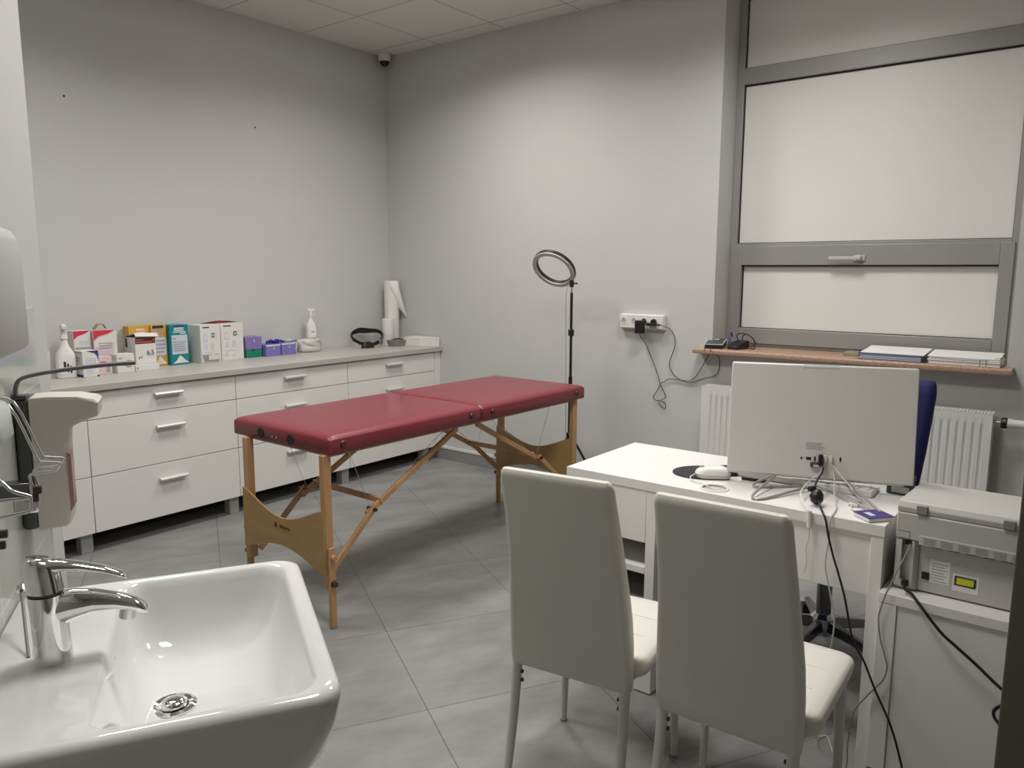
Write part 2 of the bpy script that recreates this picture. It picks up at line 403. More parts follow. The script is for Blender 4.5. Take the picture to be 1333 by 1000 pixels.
def spray(name, label, x, y, z, sc, rz, lab, hr=0):
    t = thing(name, label, 'spray bottle', (x, y, z))
    R = Matrix.Translation((x, y, z)) @ Matrix.Rotation(math.radians(rz), 4, 'Z') @ Matrix.Scale(sc, 4)
    obj('bottle', G(R).rl([(0, -.04, .04, -.028, .028, .02), (.004, -.043, .043, -.031, .031, .022), (.10, -.043, .043, -.031, .031, .022), (.12, -.038, .038, -.028, .028, .022),
                          (.15, -.02, .02, -.018, .018, .016), (.175, -.014, .014, -.014, .014, .013), (.19, -.013, .013, -.013, .013, .012)]), 'pwhite', t)
    R0 = R; R = R @ Matrix.Rotation(math.radians(hr), 4, 'Z')
    g = G(R); g.rl([(.188, -.017, .017, -.017, .017, .012), (.212, -.014, .014, -.014, .014, .010), (.235, -.012, .014, -.011, .011, .006)])
    g.rl([(.235, -.03, .040, -.011, .011, .006), (.25, -.032, .045, -.011, .011, .006), (.256, -.028, .03, -.009, .009, .005)])
    h = obj('trigger_head', g, 'pwhite', t)
    g = G(R); g.tube([(.030, 0, .236), (.040, 0, .215), (.036, 0, .19)], .005, 6, 4)
    obj('trigger', g, 'pwhite', h)
    R = R0; g = G(R); g.box(-.030, .030, -.0325, -.0312, .02, .09); g.mi = 1
    for (a, b, c, d) in lab: g.box(a, b, -.0334, -.0326, c, d)
    obj('label_sticker', g, ['paper', 'ink'], t)
    return t
spray('spray_bottle', 'white spray bottle at the left end of the counter beside the blue and white carton', -2.515, -.20, ZC, 1.1, -20,
      [(.004, .012, .03, .07), (-.010, 0, .045, .08), (.016, .024, .025, .06)], hr=95)
carton('carton_box', 'slim white carton with a column of dark print, left of the leftmost spray bottle', 'box', -2.635, -2.578, -.17, -.13, .145, ('carton', 'greyp'), lines(.3, .7, .2, .9, 8, 1))
carton('carton_box', 'white carton with dark blue corner standing in front of the pink boxes', 'box', -2.462, -2.380, -.275, -.175, .140, ('carton', 'navyp', 'ltblue', 'greyp'),
       [(((.25, 1), (1, 1), (1, .55), (.9, .8), (.75, .9)), 1), ((.85, 1, 0, .06), 1), ((.2, .62, .12, .75), 2), ((.72, .76, .3, .7), 3)], side=[((.1, .9, .9, .96), 3), ((.2, .8, .7, .74), 3), ((.2, .7, .6, .63), 3), ((0, 1, 0, .1), 1)])
carton('carton_box', 'upright pale box with red top swoosh, left of the wide pink box', 'box', -2.440, -2.352, -.135, -.06, .238, ('carton', 'redp', 'greyp', 'ltblue'),
       [(((0, 1), (1, 1), (.7, .93), (.25, .88), (0, .80)), 1), ((.05, .95, .05, .62), 2)] + lines(.3, .9, .68, .78, 2, 3))
t = carton('carton_box', 'wide pink box with red swoosh and torn open brown lid', 'box', -2.345, -2.222, -.155, -.07, .236, ('pink', 'redp', 'greyp', 'carton'),
       [(((0, 1), (.96, 1), (.6, .91), (.2, .86), (0, .77)), 1), (((0, .75), (.25, .84), (.65, .89), (1, .99), (1, .72), (0, .6)), 3), (((.86, .70), (1, .72), (1, 0), (.86, 0)), 3)] + lines(.2, .8, .55, .72, 3, 2) + lines(.2, .6, .1, .25, 2, 2))
g = G(); g.loft([[(x, -.12, z), (x, -.09, z+.004), (x, -.09, z+.007), (x, -.12, z+.003)] for x, z in ((-2.32, ZC+.236), (-2.30, ZC+.262), (-2.27, ZC+.264), (-2.255, ZC+.24))])
obj('torn_flap', g, 'gold', t, label='torn brown inner flap')
carton('carton_box', 'small blush carton standing before the wide pink box', 'box', -2.362, -2.288, -.225, -.175, .098, ('pink', 'greyp', 'redp'), [((.55, .85, .1, .5), 1)] + lines(.15, .6, .55, .75, 2, 2))
carton('carton_box', 'small white carton with grey oval picture, left of the box marked 6.5', 'box', -2.268, -2.170, -.235, -.165, .104, ('carton', 'greyp', 'ltblue'),
       [(((.42, .45), (.5, .62), (.7, .68), (.88, .60), (.92, .42), (.8, .28), (.6, .25), (.45, .33)), 1), (((.5, .46), (.6, .56), (.8, .5), (.7, .36), (.55, .36)), 2)] + lines(.1, .35, .7, .85, 1, 1), rz=2)
carton('carton_box', 'flat white carton lying under the box marked 6.5', 'box', -2.165, -2.028, -.235, -.10, .036, ('carton', 'greyp'), [((.04, .12, .3, .6), 1)])
t = carton('carton_box', 'white carton with maroon band and number 6.5, lid ajar', 'box', -2.150, -2.030, -.215, -.09, .150, ('carton', 'maroon', 'ink', 'greyp'),
       [((0, .97, .76, .99), 1), ((.04, .4, .90, .93), 3), ((.04, .8, .82, .84), 3), ((.5, .88, .30, .315), 3), ((.85, .93, .86, .92), 3), (((.12, .22), (.2, .3), (.18, .18)), 2), (((.24, .26), (.32, .28), (.28, .2)), 2)], z=ZC+.037,
       side=[((.1, .28, .6, .95), 2)])
text('number_lettering', '6.5', .036, Matrix.Translation((-2.065, -.2162, ZC+.037+.062)) @ Matrix.Rotation(PI/2, 4, 'X'), 'ink', t)
g = G(); hw = .06
for y0, z0, y1, z1 in ((-.09, .150, -.218, .176), (-.218, .176, -.232, .158)):
    zz = ZC+.037; g.loft([[(-2.154, y, z+zz), (-2.022, y, z+zz-.006), (-2.022, y, z+zz-.004), (-2.154, y, z+zz+.002)] for y, z in ((y0, z0), (y1, z1))])
obj('open_lid', g, 'carton', t)
cone = lambda mi, u=.5: (((.08, .04), (.3, .12), (u-.06, .22), (u, .235), (u+.06, .22), (.75, .12), (.97, .05)), mi)
carton('carton_box', 'orange and white carton, leftmost of the two orange ones, behind the box marked 6.5', 'box', -2.118, -1.998, -.085, -.015, .243, ('orange', 'carton', 'ltblue', 'ink'),
       [((.1, .9, .28, .66), 1), cone(1)] + lines(.35, .8, .72, .95, 3, 1))
carton('carton_box', 'orange and white carton standing against the left side of the teal one', 'box', -1.996, -1.903, -.10, -.02, .244, ('orange', 'ltblue', 'carton', 'greyp', 'ink'),
       [((.03, .93, .26, .70), 1), cone(2), ((.1, .8, .92, .99), 4)] + lines(.1, .8, .75, .92, 3, 3) + lines(.05, .9, .3, .66, 4, 3))
carton('carton_box', 'teal carton with white label and white cone picture', 'box', -1.898, -1.782, -.13, -.03, .240, ('teal', 'ltblue', 'carton', 'greyp', 'navyp'),
       [((.08, .93, .27, .75), 1), cone(2), ((.22, .75, .95, .99), 4), ((.22, .75, .90, .935), 2), ((.22, .75, .855, .885), 2), ((.15, .85, .81, .84), 1), ((.55, .85, .775, .80), 2), ((.15, .2, .64, .69), 3), ((.24, .3, .64, .69), 3)] + lines(.14, .85, .33, .60, 5, 3))
def glovebox(x0, x1, yf, yb_, label, torn):
    dec = [((.12, .45, .92, .95), 1), ((.14, .35, .56, .60), 2), ((.16, .20, .60, .74), 2), ((.34, .37, .60, .72), 2), ((.18, .34, .74, .77), 2), ((.56, .70, .66, .78), 3), ((.60, .66, .69, .75), 4), ((.76, .80, .62, .80), 2),
           ((.20, .32, .36, .50), 2), ((.5, .66, .34, .52), 2), ((.2, .7, .26, .27), 2), ((.15, .3, .12, .22), 2), ((.48, .62, .12, .14), 2)]
    t = carton('carton_box', label, 'box', x0, x1, yf, yb_, .232, ('carton', 'ink', 'ltblue', 'dkgreen', 'carton', 'greyp'), dec)
    return t
t = glovebox(-1.725, -1.592, -.165, -.03, 'tall white dispenser carton with crumpled slot at its base, right of the teal box', True)
g = G(); y = -.168
g.box(-1.705, -1.605, y-.001, y+.001, ZC+.012, ZC+.05); g.mi = 1
g.tube([(-1.715, y-.003, ZC+.052), (-1.708, y-.006, ZC+.02), (-1.695, y-.007, ZC+.018), (-1.685, y-.004, ZC+.045)], .0025, 6, 3)
g.mi = 2; g.loft([[(-1.68+.018*i, y-.004-.006*(i % 2), ZC+.016), (-1.68+.018*i, y-.003, ZC+.044+.004*(i % 3))] for i in range(5)], False, False, False)
obj('torn_slot', g, ['greyp', 'mid', 'bag'], t, label='torn open dispensing slot')
t = glovebox(-1.570, -1.412, -.135, -.02, 'tall white carton with maroon open lid, left of the purple and green boxes', False)
g = G(); z = ZC+.233
g.loft([[(-1.66+.25*u, -.055-.03*math.sin(PI*u), z+.001), (-1.66+.25*u, -.085, z+.002+.012*math.sin(PI*u)), (-1.66+.25*u, -.06, z+.003+.012*math.sin(PI*u))] for u in [i/10 for i in range(11)]])
obj('open_lid', g, 'maroon', t, label='bent maroon inside of the lid')
gl = 'small purple, blue and green glove boxes'
dd = [((.1, .4, .2, .8), 1), ((.5, .56, .6, .75), 2), ((.6, .9, .2, .6), 1)]
carton('glove_box', 'small green box under the purple one', 'box', -1.392, -1.275, -.13, -.03, .054, ('green', 'green', 'ink'), [((.35, .55, .80, 1), 2), ((.15, .3, .2, .6), 1)], group=gl)
carton('glove_box', 'small purple box stacked on the green one', 'box', -1.394, -1.273, -.13, -.03, .080, ('lilac', 'lilac', 'carton'), dd, z=ZC+.0545, group=gl)
carton('glove_box', 'small violet box standing right of the green and purple stack', 'box', -1.263, -1.150, -.16, -.04, .076, ('violet', 'violet', 'carton'), dd + [((0, 1, .88, 1), 2)], group=gl)
carton('glove_box', 'small violet box at the right end of the violet row, before the white-sided one', 'box', -1.144, -1.030, -.165, -.04, .078, ('violet', 'violet', 'carton'), dd + [((0, .9, .9, 1), 2)], group=gl)
carton('glove_box', 'white box end with dark blue print beside the plastic bag', 'box', -1.022, -.975, -.10, -.01, .088, ('carton', 'navyp', 'ink'), [((0, 1, .9, 1), 1), ((0, .06, 0, .9), 1), ((.5, .8, .3, .5), 2)], group=gl)
g = G()
for k in range(5):
    x = -1.21+.022*k; g.tube([(x, -.09, ZC+.078), (x+.006, -.095, ZC+.094+.006*(k % 2)), (x+.03, -.10, ZC+.093-.004*(k % 3)), (x+.055, -.09, ZC+.081)], [.008, .004], 6, 3)
tag(obj('rubber_glove', g, 'glove'), 'dark blue rubber glove bunched on the violet boxes', 'glove')
# crumpled bag with a spray bottle behind it
bm_ = G(); rs = []
for k, (z, s_) in enumerate(((0, .85), (.008, 1.), (.03, .98), (.045, .90), (.055, .97), (.068, .95), (.078, .98), (.088, .85), (.092, .5))):
    rs.append([(-.872+(.095+.008*math.sin(5*a+k))*s_*math.cos(a), -.105+(.055+.005*math.sin(4*a+2*k))*s_*math.sin(a), ZC+z+.003*math.sin(3*a+k)*(0 if k == 0 else 1)) for a in [2*PI*i/40 for i in range(40)]])
tag(obj('plastic_bag', bm_.loft(rs), 'bag', sm=80), 'crumpled white plastic packet under the second spray bottle', 'bag')
spray('spray_bottle', 'white spray bottle standing on the crumpled packet near the middle of the counter', -.850, -.10, ZC+.096, .80, -10, [(-.012, .02, .05, .056)])
# magnifier headband
t = thing('headband', 'black head-worn loupe band lying on the counter near the corner', 'headband', (-.35, -.14, ZC))
band = [(-.46, -.13, .088), (-.40, -.08, .10), (-.33, -.07, .115), (-.25, -.08, .11), (-.19, -.13, .105), (-.20, -.19, .07), (-.28, -.24, .04), (-.36, -.25, .022), (-.43, -.22, .03), (-.465, -.17, .06)]
band = [(a-.035, b+.025, c_) for a, b, c_ in band]
rg = []
pts = cr([Vector((x, y, ZC+z)) for x, y, z in band]+[Vector((band[0][0], band[0][1], ZC+band[0][2]))], 5)[:-1]
for i, p in enumerate(pts):
    d = (pts[(i+1) % len(pts)]-pts[i-1]).normalized(); nrm = d.cross(Vector((0, 0, 1))).normalized()*.003
    hgt = .013+.008*math.exp(-((i-12)/5)**2)
    rg.append([p-nrm-Vector((0, 0, hgt)), p+nrm-Vector((0, 0, hgt)), p+nrm+Vector((0, 0, hgt)), p-nrm+Vector((0, 0, hgt))])
rg.append(rg[0]); obj('band', G().loft(rg, False, False), 'black', t)
g = G(); g.rl([(ZC+.001, -.495, -.385, -.25, -.20, .02), (ZC+.03, -.49, -.395, -.245, -.205, .02), (ZC+.045, -.475, -.415, -.235, -.215, .01)])
obj('lamp_unit', g, 'black', t, bev=.002); obj('buckle', G().box(-.335, -.30, -.237, -.215, ZC+.02, ZC+.055), 'steel', t, bev=.002)
# paper rolls
t = thing('paper_roll', 'tall white examination paper roll standing in the corner with a loose end', 'paper roll', (-.085, -.11, ZC))
obj('roll', G().lathe([(.055, 0), (.056, .002), (.056, .485), (.054, .487), (.018, .487)], (-.085, -.11, ZC), 32), 'tissue', t)
g = G(); R_ = .0575; c = Vector((-.085, -.11, ZC))
a0, a1 = math.radians(215), math.radians(300)
rg = []
for i in range(9):
    u = i/8; a = a0+(a1-a0)*u; p = c+Vector((R_*math.cos(a), R_*math.sin(a), 0))
    rg.append([p+Vector((0, 0, .44-.16*u)), p+Vector((0, 0, .486))])
for i in range(1, 7):
    u = i/6; p = c+Vector((R_*math.cos(a1)+.055*u, R_*math.sin(a1)-.035*u, 0))
    rg.append([p+Vector((0, 0, .28-.08*u)), p+Vector((0, 0, .486-.285*u**.8))])
sh = obj('loose_sheet', g.loft(rg, False, False, False), 'tissue', t, sm=80)
so = sh.modifiers.new('thickness', 'SOLIDIFY'); so.thickness = .001
tag(obj('paper_roll', G().lathe([(.044, 0), (.045, .002), (.045, .198), (.043, .2), (.016, .2)], (-.175, -.16, ZC), 32), 'tissue'), 'short white paper roll before the tall roll on the counter', 'paper roll')
t = thing('tray', 'shallow grey metal tray with brown and white bits by the paper rolls', 'tray', (-.21, -.28, ZC))
g = G(); g.rl([(ZC, -.255, -.15, -.325, -.245, .012), (ZC+.045, -.268, -.138, -.34, -.23, .015), (ZC+.045, -.264, -.142, -.336, -.234, .012), (ZC+.006, -.252, -.153, -.322, -.248, .01)])
obj('tray_body', g, 'mid', t)
g = G(); g.tube([(-.235, -.30, ZC+.048), (-.20, -.27, ZC+.055), (-.155, -.30, ZC+.05)], .006, 6, 4); g.tube([(-.24, -.27, ZC+.05), (-.19, -.29, ZC+.058), (-.16, -.26, ZC+.052)], .004, 6, 4)
obj('wrapped_tools', g, 'maroon', t, label='dark reddish handles in the tray')
g = G(); c0 = ((-.160, -.32), (-.125, -.455), (-.012, -.548), (-.018, -.30))
g.ext([(c0[0][0], c0[0][1], ZC), (c0[1][0], c0[1][1], ZC), (c0[2][0], c0[2][1], ZC), (c0[3][0], c0[3][1], ZC)], (0, 0, .068))
tag(obj('carton_box', g, 'carton', bev=.002), 'plain white carton lying in the corner at the right end of the counter', 'box')

# ------------------------------------------------------------------ massage table
XA, XB, YA, YB, ZP = -2.366, -.552, -2.185, -1.505, .722
XS = -1.455
mt = thing('massage_table', 'folding massage table with burgundy padded top on beech legs', 'massage table', ((XA+XB)/2, (YA+YB)/2, 0))
def pad(x0, x1, ra, rb):
    g = G(); q = []
    for z, i, r in ((-.004, .004, .014), (-.001, 0, .014), (.052, 0, .014), (.059, .003, .016), (.065, .009, .020), (.070, .020, .026), (.0735, .036, .034), (.0755, .06, .05), (.0765, .12, .05)):
        q.append((ZP+z, x0+i*ra, x1-i*rb, YA+i, YB-i, r))
    return g.rl(q, 6)
def addp(*a, **k): return obj(*a, parent=mt, **k)
p1 = addp('padded_top', pad(XA, XS-.002, 1, .35), 'red', sm=60); p2 = addp('padded_top', pad(XS+.002, XB, .35, 1), 'red', sm=60)
p1['label'] = 'near half of the burgundy pad'; p2['label'] = 'far half of the burgundy pad'
addp('frame_board', G().box(XA+.035, XB-.035, YA+.045, YB-.045, ZP-.022, ZP-.005), 'wood')
def leg(x, y, far):
    l = addp('leg', G().box(x-.019, x+.019, y-.015, y+.015, .17, ZP-.0045), 'wood', bev=.004)
    dx = .012 if not far else -.012
    obj('leg_extension', G().box(x-.016+dx*0, x+.016, y-.030 if y < -1.9 else y+.0155, y-.0155 if y < -1.9 else y+.030, .0, .34), 'wood', l, bev=.004)
    yy = y-.0305 if y < -1.9 else y+.0305; s_ = -1 if y < -1.9 else 1
    for z in (.19, .30): obj('leg_knob', G().cyl((x, yy, z), (x, yy+s_*.018, z), .014, .011), 'brass' if z < .2 else 'wood', l)
    obj('foot_pad', G().box(x-.012, x+.012, (y-.028 if y < -1.9 else y+.018), (y-.018 if y < -1.9 else y+.028), -.0, .004), 'black', l)
YN, YFR = -2.150, -1.615; XN, XF = -2.365, -.618
for x, y, f in ((XN, YN, 0), (XN, YFR, 0), (XF, YN-.0, 1), (XF, YFR, 1)): leg(x, y, f)
def endpanel(x, s_):
    pts = [] ; y0, y1 = YN-.014, YFR+.014; n = 16
    for i in range(n+1):
        u = i/n; y = y0+(y1-y0)*u; pts.append((x, y, .495-.085*math.sin(PI*u)**1.3))
    for i in range(n+1):
        u = 1-i/n; y = y0+(y1-y0)*u; pts.append((x, y, .225+.065*math.sin(PI*u)**1.2))
    return addp('end_panel', G().ext(pts, (.008*s_, 0, 0)), 'ply', sm=20, label='curved plywood end panel')
ep = endpanel(XN-.020, -1); endpanel(XF-.020, -1)
lm = Matrix.Translation((XN-.0295, -1.905, .374)) @ Matrix.Rotation(-PI/2, 4, 'Z') @ Matrix.Rotation(PI/2, 4, 'X')
text('logo_lettering', 'slmuro', .026, lm, 'brown', ep)
g = G(); c = Vector((XN-.0285, -1.842, .374)); g.tube([c, c+Vector((-.0008, 0, 0))], .008, 8)
for a in range(4):
    d = Vector((0, math.cos(PI/4+a*PI/2), math.sin(PI/4+a*PI/2)))*.009; g.tube([c+d, c+d+Vector((-.0008, 0, 0))], .004, 6)
obj('logo_emblem', g, 'brown', ep)
def bar(p, q, wy, hz, y):      # flat wooden bar in the x-z plane
    a = Vector((p[0], 0, p[1])); b = Vector((q[0], 0, q[1])); d = (b-a).normalized(); n = Vector((-d.z, 0, d.x))*hz/2
    g = G(); g.ext([(v.x, y-wy/2, v.z) for v in (a-n, b-n, b+n, a+n)], (0, wy, 0)); return g
for y in (YN, YFR):
    so_ = .025 if y == YN else -.025
    for s_, x0, xk, xt, xm in ((1, XN, -2.09, -1.60, -1.46), (-1, XF, -.915, -1.36, -1.46)):
        b1 = addp('lower_brace', bar((x0+.02*s_, .205), (xk, .435), .016, .026, y+so_), 'wood', bev=.003)
        b2 = addp('upper_brace', bar((xk-.035*s_, .405), (xt+.05*s_, .69), .016, .026, y+so_+(.017 if so_ > 0 else -.017)), 'wood', bev=.003)
        obj('hinge_bolt', G().cyl((xk-.01*s_, y+so_-.02, .425), (xk-.01*s_, y+so_+.035, .425), .008), 'brass', b1)
for s_, xk, xc in ((1, -2.045, -2.27), (-1, -.955, -.74)):
    addp('cross_bar', G().box(xk-.009, xk+.009, YN+.03, YFR-.03, .438, .462), 'wood', bev=.003)
    for y in (YN+.05, YFR-.05):
        xe = XN+.16 if s_ > 0 else XF-.16
        addp('tension_cable', G().tube([(xe, y, ZP-.022), (xk-.05*s_, y, .425), (-1.46-.16*s_, y, ZP-.022)], .0012, 5), 'steel')
for x in (-2.30, -1.53, -1.375, -.64):
    addp('side_knob', G().cyl((x, YA+.004, ZP+.034), (x, YA-.008, ZP+.034), .016, .012, 14), 'brass')
for y in (-1.72, -1.93):
    addp('headrest_socket', G().cyl((XA+.004, y, ZP+.026), (XA-.003, y, ZP+.026), .022, n=18), 'dark', label='round headrest hole')
for x in (-1.835, -1.805): addp('rivet', G().cyl((XA+.002, x, ZP+.022), (XA-.003, x, ZP+.022), .004, n=8), 'steel')

mt.rotation_euler = (0, 0, math.radians(-.8))

# ------------------------------------------------------------------ ring light on tripod
rx, ry = -.37, -1.972
t = thing('ring_light', 'ring light on a thin black tripod behind the massage table', 'ring light', (rx, ry, 0))
g = G(); g.cyl((rx, ry, .12), (rx, ry, .80), .012); g.cyl((rx, ry, .80), (rx, ry, 1.31), .0085)
obj('pole', g, 'black', t)
obj('pole_tip', G().cyl((rx, ry, 1.31), (rx, ry, 1.345), .005), 'steel', t)
obj('collar', G().lathe([(.014, 0), (.018, .004), (.018, .035), (.014, .04)], (rx, ry, 1.05)), 'black', t)
obj('collar', G().lathe([(.016, 0), (.021, .004), (.021, .05), (.016, .055)], (rx, ry, .40)), 'black', t)
for a in (-75, 45, 165):
    d = Vector((math.cos(math.radians(a)), math.sin(math.radians(a)), 0))
    l = obj('leg', G().tube([Vector((rx, ry, .42))+d*.02, Vector((rx, ry, .012))+d*.27], .008), 'black', t)
    obj('brace', G().tube([Vector((rx, ry, .15))+d*.012, Vector((rx, ry, .20))+d*.15], .004, 6), 'black', l)
    obj('rubber_foot', G().tube([Vector((rx, ry, .0))+d*.278, Vector((rx, ry, .02))+d*.266], .010), 'black', l)
Fv = Vector((.7813, .6065, -.1461)); Rv = Fv.cross(Vector((0, 0, 1))).normalized(); Uv = Rv.cross(Fv)
nrm = (-Fv*.50+(-Rv*.46-Uv*.84)*.866).normalized()
maj = (Rv*.875-Uv*.485); maj = (maj-nrm*maj.dot(nrm)).normalized(); mnr = nrm.cross(maj)
rc = Vector((rx, ry, 1.375))-maj*.125+Vector((0, 0, .012))
def ring(r0, r1, h0, h1, m, name, par, n=56):
    g = G(); rg = []
    for i in range(n+1):
        a = 2*PI*i/n; d = maj*math.cos(a)+mnr*math.sin(a)
        rg.append([rc+d*r0+nrm*h0, rc+d*r1+nrm*h0, rc+d*r1+nrm*h1, rc+d*r0+nrm*h1])
    return obj(name, g.loft(rg, False, False), m, par)
rb = ring(.108, .136, -.022, 0, 'black', 'ring_housing', t); ring(.111, .134, 0, .008, 'pgrey', 'diffuser', rb)
p = Vector((rx, ry, 1.365)); g = G(); g.tube([p-Vector((0, 0, .022)), p+Vector((0, 0, .018))], .013, 10); g.tube([p, p+Rv*.035], .006, 6); g.tube([p+Vector((0, 0, .01)), rc+maj*.125-nrm*.01], .008, 8)
obj('swivel_mount', g, 'black', t)
q = rc+maj*.115-mnr*.0
obj('power_wire', G().tube([q-nrm*.01, q+Vector((-.012, .02, -.1)), (rx-.012, ry+.028, 1.0), (rx-.010, ry+.024, .6), (rx-.012, ry+.02, .2), (rx+.05, ry+.05, .012)], .0016, 5, 6), 'mid', t)

# ------------------------------------------------------------------ desk
DX0, DX1, DY0, DY1, DZ = -2.032, -1.535, -4.105, -3.060, .751
dk = thing('desk', 'white laminate desk with open side shelves and cable hole', 'desk', ((DX0+DX1)/2, (DY0+DY1)/2, 0))
def dd_(n, g, m='dwhite', b=.0015, l=None): return obj(n, g, m, dk, bev=b, label=l)
g = G(); hc = (-1.968, -3.585)      # tabletop with a round cable hole built as ring of faces
n = 32; hr = .040; out = []; rin = []; z0, z1 = DZ-.030, DZ
for zz in (z0, z1):
    o_, i_ = [], []
    for k in range(n):
        a = 2*PI*k/n; dx, dy = math.cos(a), math.sin(a)
        sx = ((DX1 if dx > 0 else DX0)-hc[0])/dx if abs(dx) > 1e-9 else 1e9; sy = ((DY1 if dy > 0 else DY0)-hc[1])/dy if abs(dy) > 1e-9 else 1e9
        s_ = min(sx, sy); o_.append([hc[0]+dx*s_, hc[1]+dy*s_]); i_.append(g.v((hc[0]+dx*hr, hc[1]+dy*hr, zz)))
    for cx_, cy_ in ((DX0, DY0), (DX0, DY1), (DX1, DY0), (DX1, DY1)):
        k = min(range(n), key=lambda q: (o_[q][0]-cx_)**2+(o_[q][1]-cy_)**2); o_[k] = [cx_, cy_]
    out.append([g.v((p_[0], p_[1], zz)) for p_ in o_]); rin.append(i_)
for k in range(n):
    j = (k+1) % n
    g.f([out[1][k], out[1][j], rin[1][j], rin[1][k]]); g.f([out[0][j], out[0][k], rin[0][k], rin[0][j]])
    g.f([out[0][k], out[0][j], out[1][j], out[1][k]]); g.f([rin[0][j], rin[0][k], rin[1][k], rin[1][j]])
dt = dd_('desktop', g, 'dwhite', 0)
g = G(); n = 32
for r0, r1, h0, h1 in ((.0385, .047, 0, .0025),):
    g.loft([[(hc[0]+r*math.cos(a), hc[1]+r*math.sin(a), DZ+h) for r, h in ((r0, h0), (r1, h0), (r1, h1), (r0, h1))] for a in [2*PI*i/n for i in range(n+1)]], False, False)
obj('cable_ring', g, 'pwhite', dt)
obj('cable_hole_cover', G().lathe([(.038, 0), (.038, .002)], (hc[0], hc[1], DZ-.006), 28), 'pgrey', dt)
PY0, PY1 = -3.412, -3.066
dd_('drawer_front', G().box(DX0+.003, DX0+.022, PY0+.036, PY1, .538, DZ-.031), l='plain white rear panel of the pedestal')
dd_('side_panel', G().box(DX0+.003, DX1, PY0, PY0+.035, .20, DZ-.031)); dd_('side_panel', G().box(DX0+.003, DX1, PY1-.018, PY1, .20, .5375))
dd_('side_panel', G().box(DX0+.023, DX1, PY1-.018, PY1, .538, DZ-.031))
dd_('shelf', G().box(DX0+.003, DX1-.01, PY0+.0355, PY1-.0185, .428, .452)); dd_('shelf', G().box(DX0+.003, DX1-.01, PY0+.0355, PY1-.0185, .200, .222))
dd_('shelf', G().box(DX0+.023, DX1-.01, PY0+.0355, PY1-.0185, .539, .556))
dd_('shelf_back', G().box(DX1-.009, DX1-.001, PY0+.036, PY1-.019, .223, .70))
for x in (DX0+.003, DX1-.07):
    for y in (PY0, PY1-.065): dd_('leg', G().box(x, x+.06, y, y+.065, .004, .1995))
    
dd_('leg_panel', G().box(DX0+.003, DX1-.002, DY0+.001, DY0+.034, .002, DZ-.031))
dd_('modesty_panel', G().box(DX0+.010, DX0+.026, DY0+.0345, PY0-.0005, .540, DZ-.031))
tag(obj('router', G().rl([(.223, -1.99, -1.78, -3.35, -3.12, .01), (.275, -1.99, -1.78, -3.35, -3.12, .01), (.283, -1.985, -1.785, -3.345, -3.125, .01)]), 'dgrey'),
    'dark grey device box on the lower desk shelf', 'device')
g = G(); g.box(-1.995, -1.60, -3.365, -3.10, .284, .33); g.mi = 1; g.box(-1.9965, -1.995, -3.35, -3.12, .30, .304)
tag(obj('document_case', g, ['mid', 'pgrey'], bev=.003), 'grey case lying on the dark box in the desk shelf', 'case')

# mouse mat, mouse, keyboard, booklet
t = thing('mouse_mat', 'black mouse mat with raised wrist rest on the desk', 'mouse mat', (-1.80, -3.47, DZ))
pts = [(-1.80+.105*math.cos(a)*(1 if math.cos(a) < 0 else .95), -3.475+.088*math.sin(a)) for a in [2*PI*i/36 for i in range(36)]]
Rm = Matrix.Translation((-1.812, -3.478, 0)) @ Matrix.Rotation(math.radians(-48), 4, 'Z') @ Matrix.Translation((1.80, 3.475, 0))
obj('mat', G(Rm).prism(pts, DZ+.0005, DZ+.004), 'black', t)
obj('wrist_rest', G(Rm).rl([(DZ+.004, -1.735, -1.69, -3.53, -3.42, .02), (DZ+.014, -1.732, -1.693, -3.525, -3.425, .02), (DZ+.018, -1.72, -1.70, -3.51, -3.44, .01)]), 'black', t)
t = thing('computer_mouse', 'white computer mouse with grey base on the black mat', 'mouse', (-1.85, -3.525, DZ+.0045))
Rm = Matrix.Translation((-1.852, -3.530, DZ+.0045)) @ Matrix.Rotation(math.radians(-60), 4, 'Z')
obj('mouse_base', G(Rm).rl([(0, -.055, .055, -.030, .030, .026), (.012, -.058, .058, -.032, .032, .028)]), 'pgrey', t)
obj('mouse_shell', G(Rm).rl([(.0121, -.059, .057, -.032, .032, .028), (.022, -.055, .054, -.030, .030, .028), (.031, -.042, .046, -.025, .025, .022), (.036, -.02, .034, -.016, .016, .014), (.037, -.005, .024, -.008, .008, .007)]), 'pwhite', t, sm=70)
obj('scroll_wheel', G(Rm).cyl((-.035, -.004, .0305), (-.035, .004, .0305), .008), 'pgrey', t)
obj('mouse_cable', G().tube([(-1.881, -3.480, DZ+.012), (-1.915, -3.478, DZ+.009), (-1.945, -3.50, DZ+.006), (-1.955, -3.54, DZ+.004), (-1.968, -3.585, DZ-.004)], .002, 6, 5), 'pwhite', t)
t = thing('keyboard', 'low white keyboard lying behind the monitor foot', 'keyboard', (-1.72, -3.79, DZ))
obj('keyboard_case', G().loft([[(x, y, DZ+z) for x, z in ((-1.775, .001), (-1.665, .001), (-1.665, .012), (-1.775, .022))] for y in (-3.565, -4.010)]), 'pwhite', t, bev=.003)
g = G()
for i in range(4):
    for j in range(14):
        x = -1.768+.0245*i; y = -3.580-.030*j; z = DZ+.0215-.0023*i-.001; g.box(x, x+.020, y-.025, y, z-.003, z+.002)
obj('keys', g, 'pwhite', t)
tag(obj('marker_pen', G().cyl((-1.812, -3.615, DZ+.006), (-1.800, -3.70, DZ+.006), .005), 'black'), 'thin black pen lying on the desk before the keyboard', 'pen')
t = thing('booklet', 'thick purple-covered booklet on the near right desk corner', 'booklet', (-1.985, -4.06, DZ))
Rm = Matrix.Translation((-1.975, -4.062, DZ)) @ Matrix.Rotation(math.radians(-40), 4, 'Z')
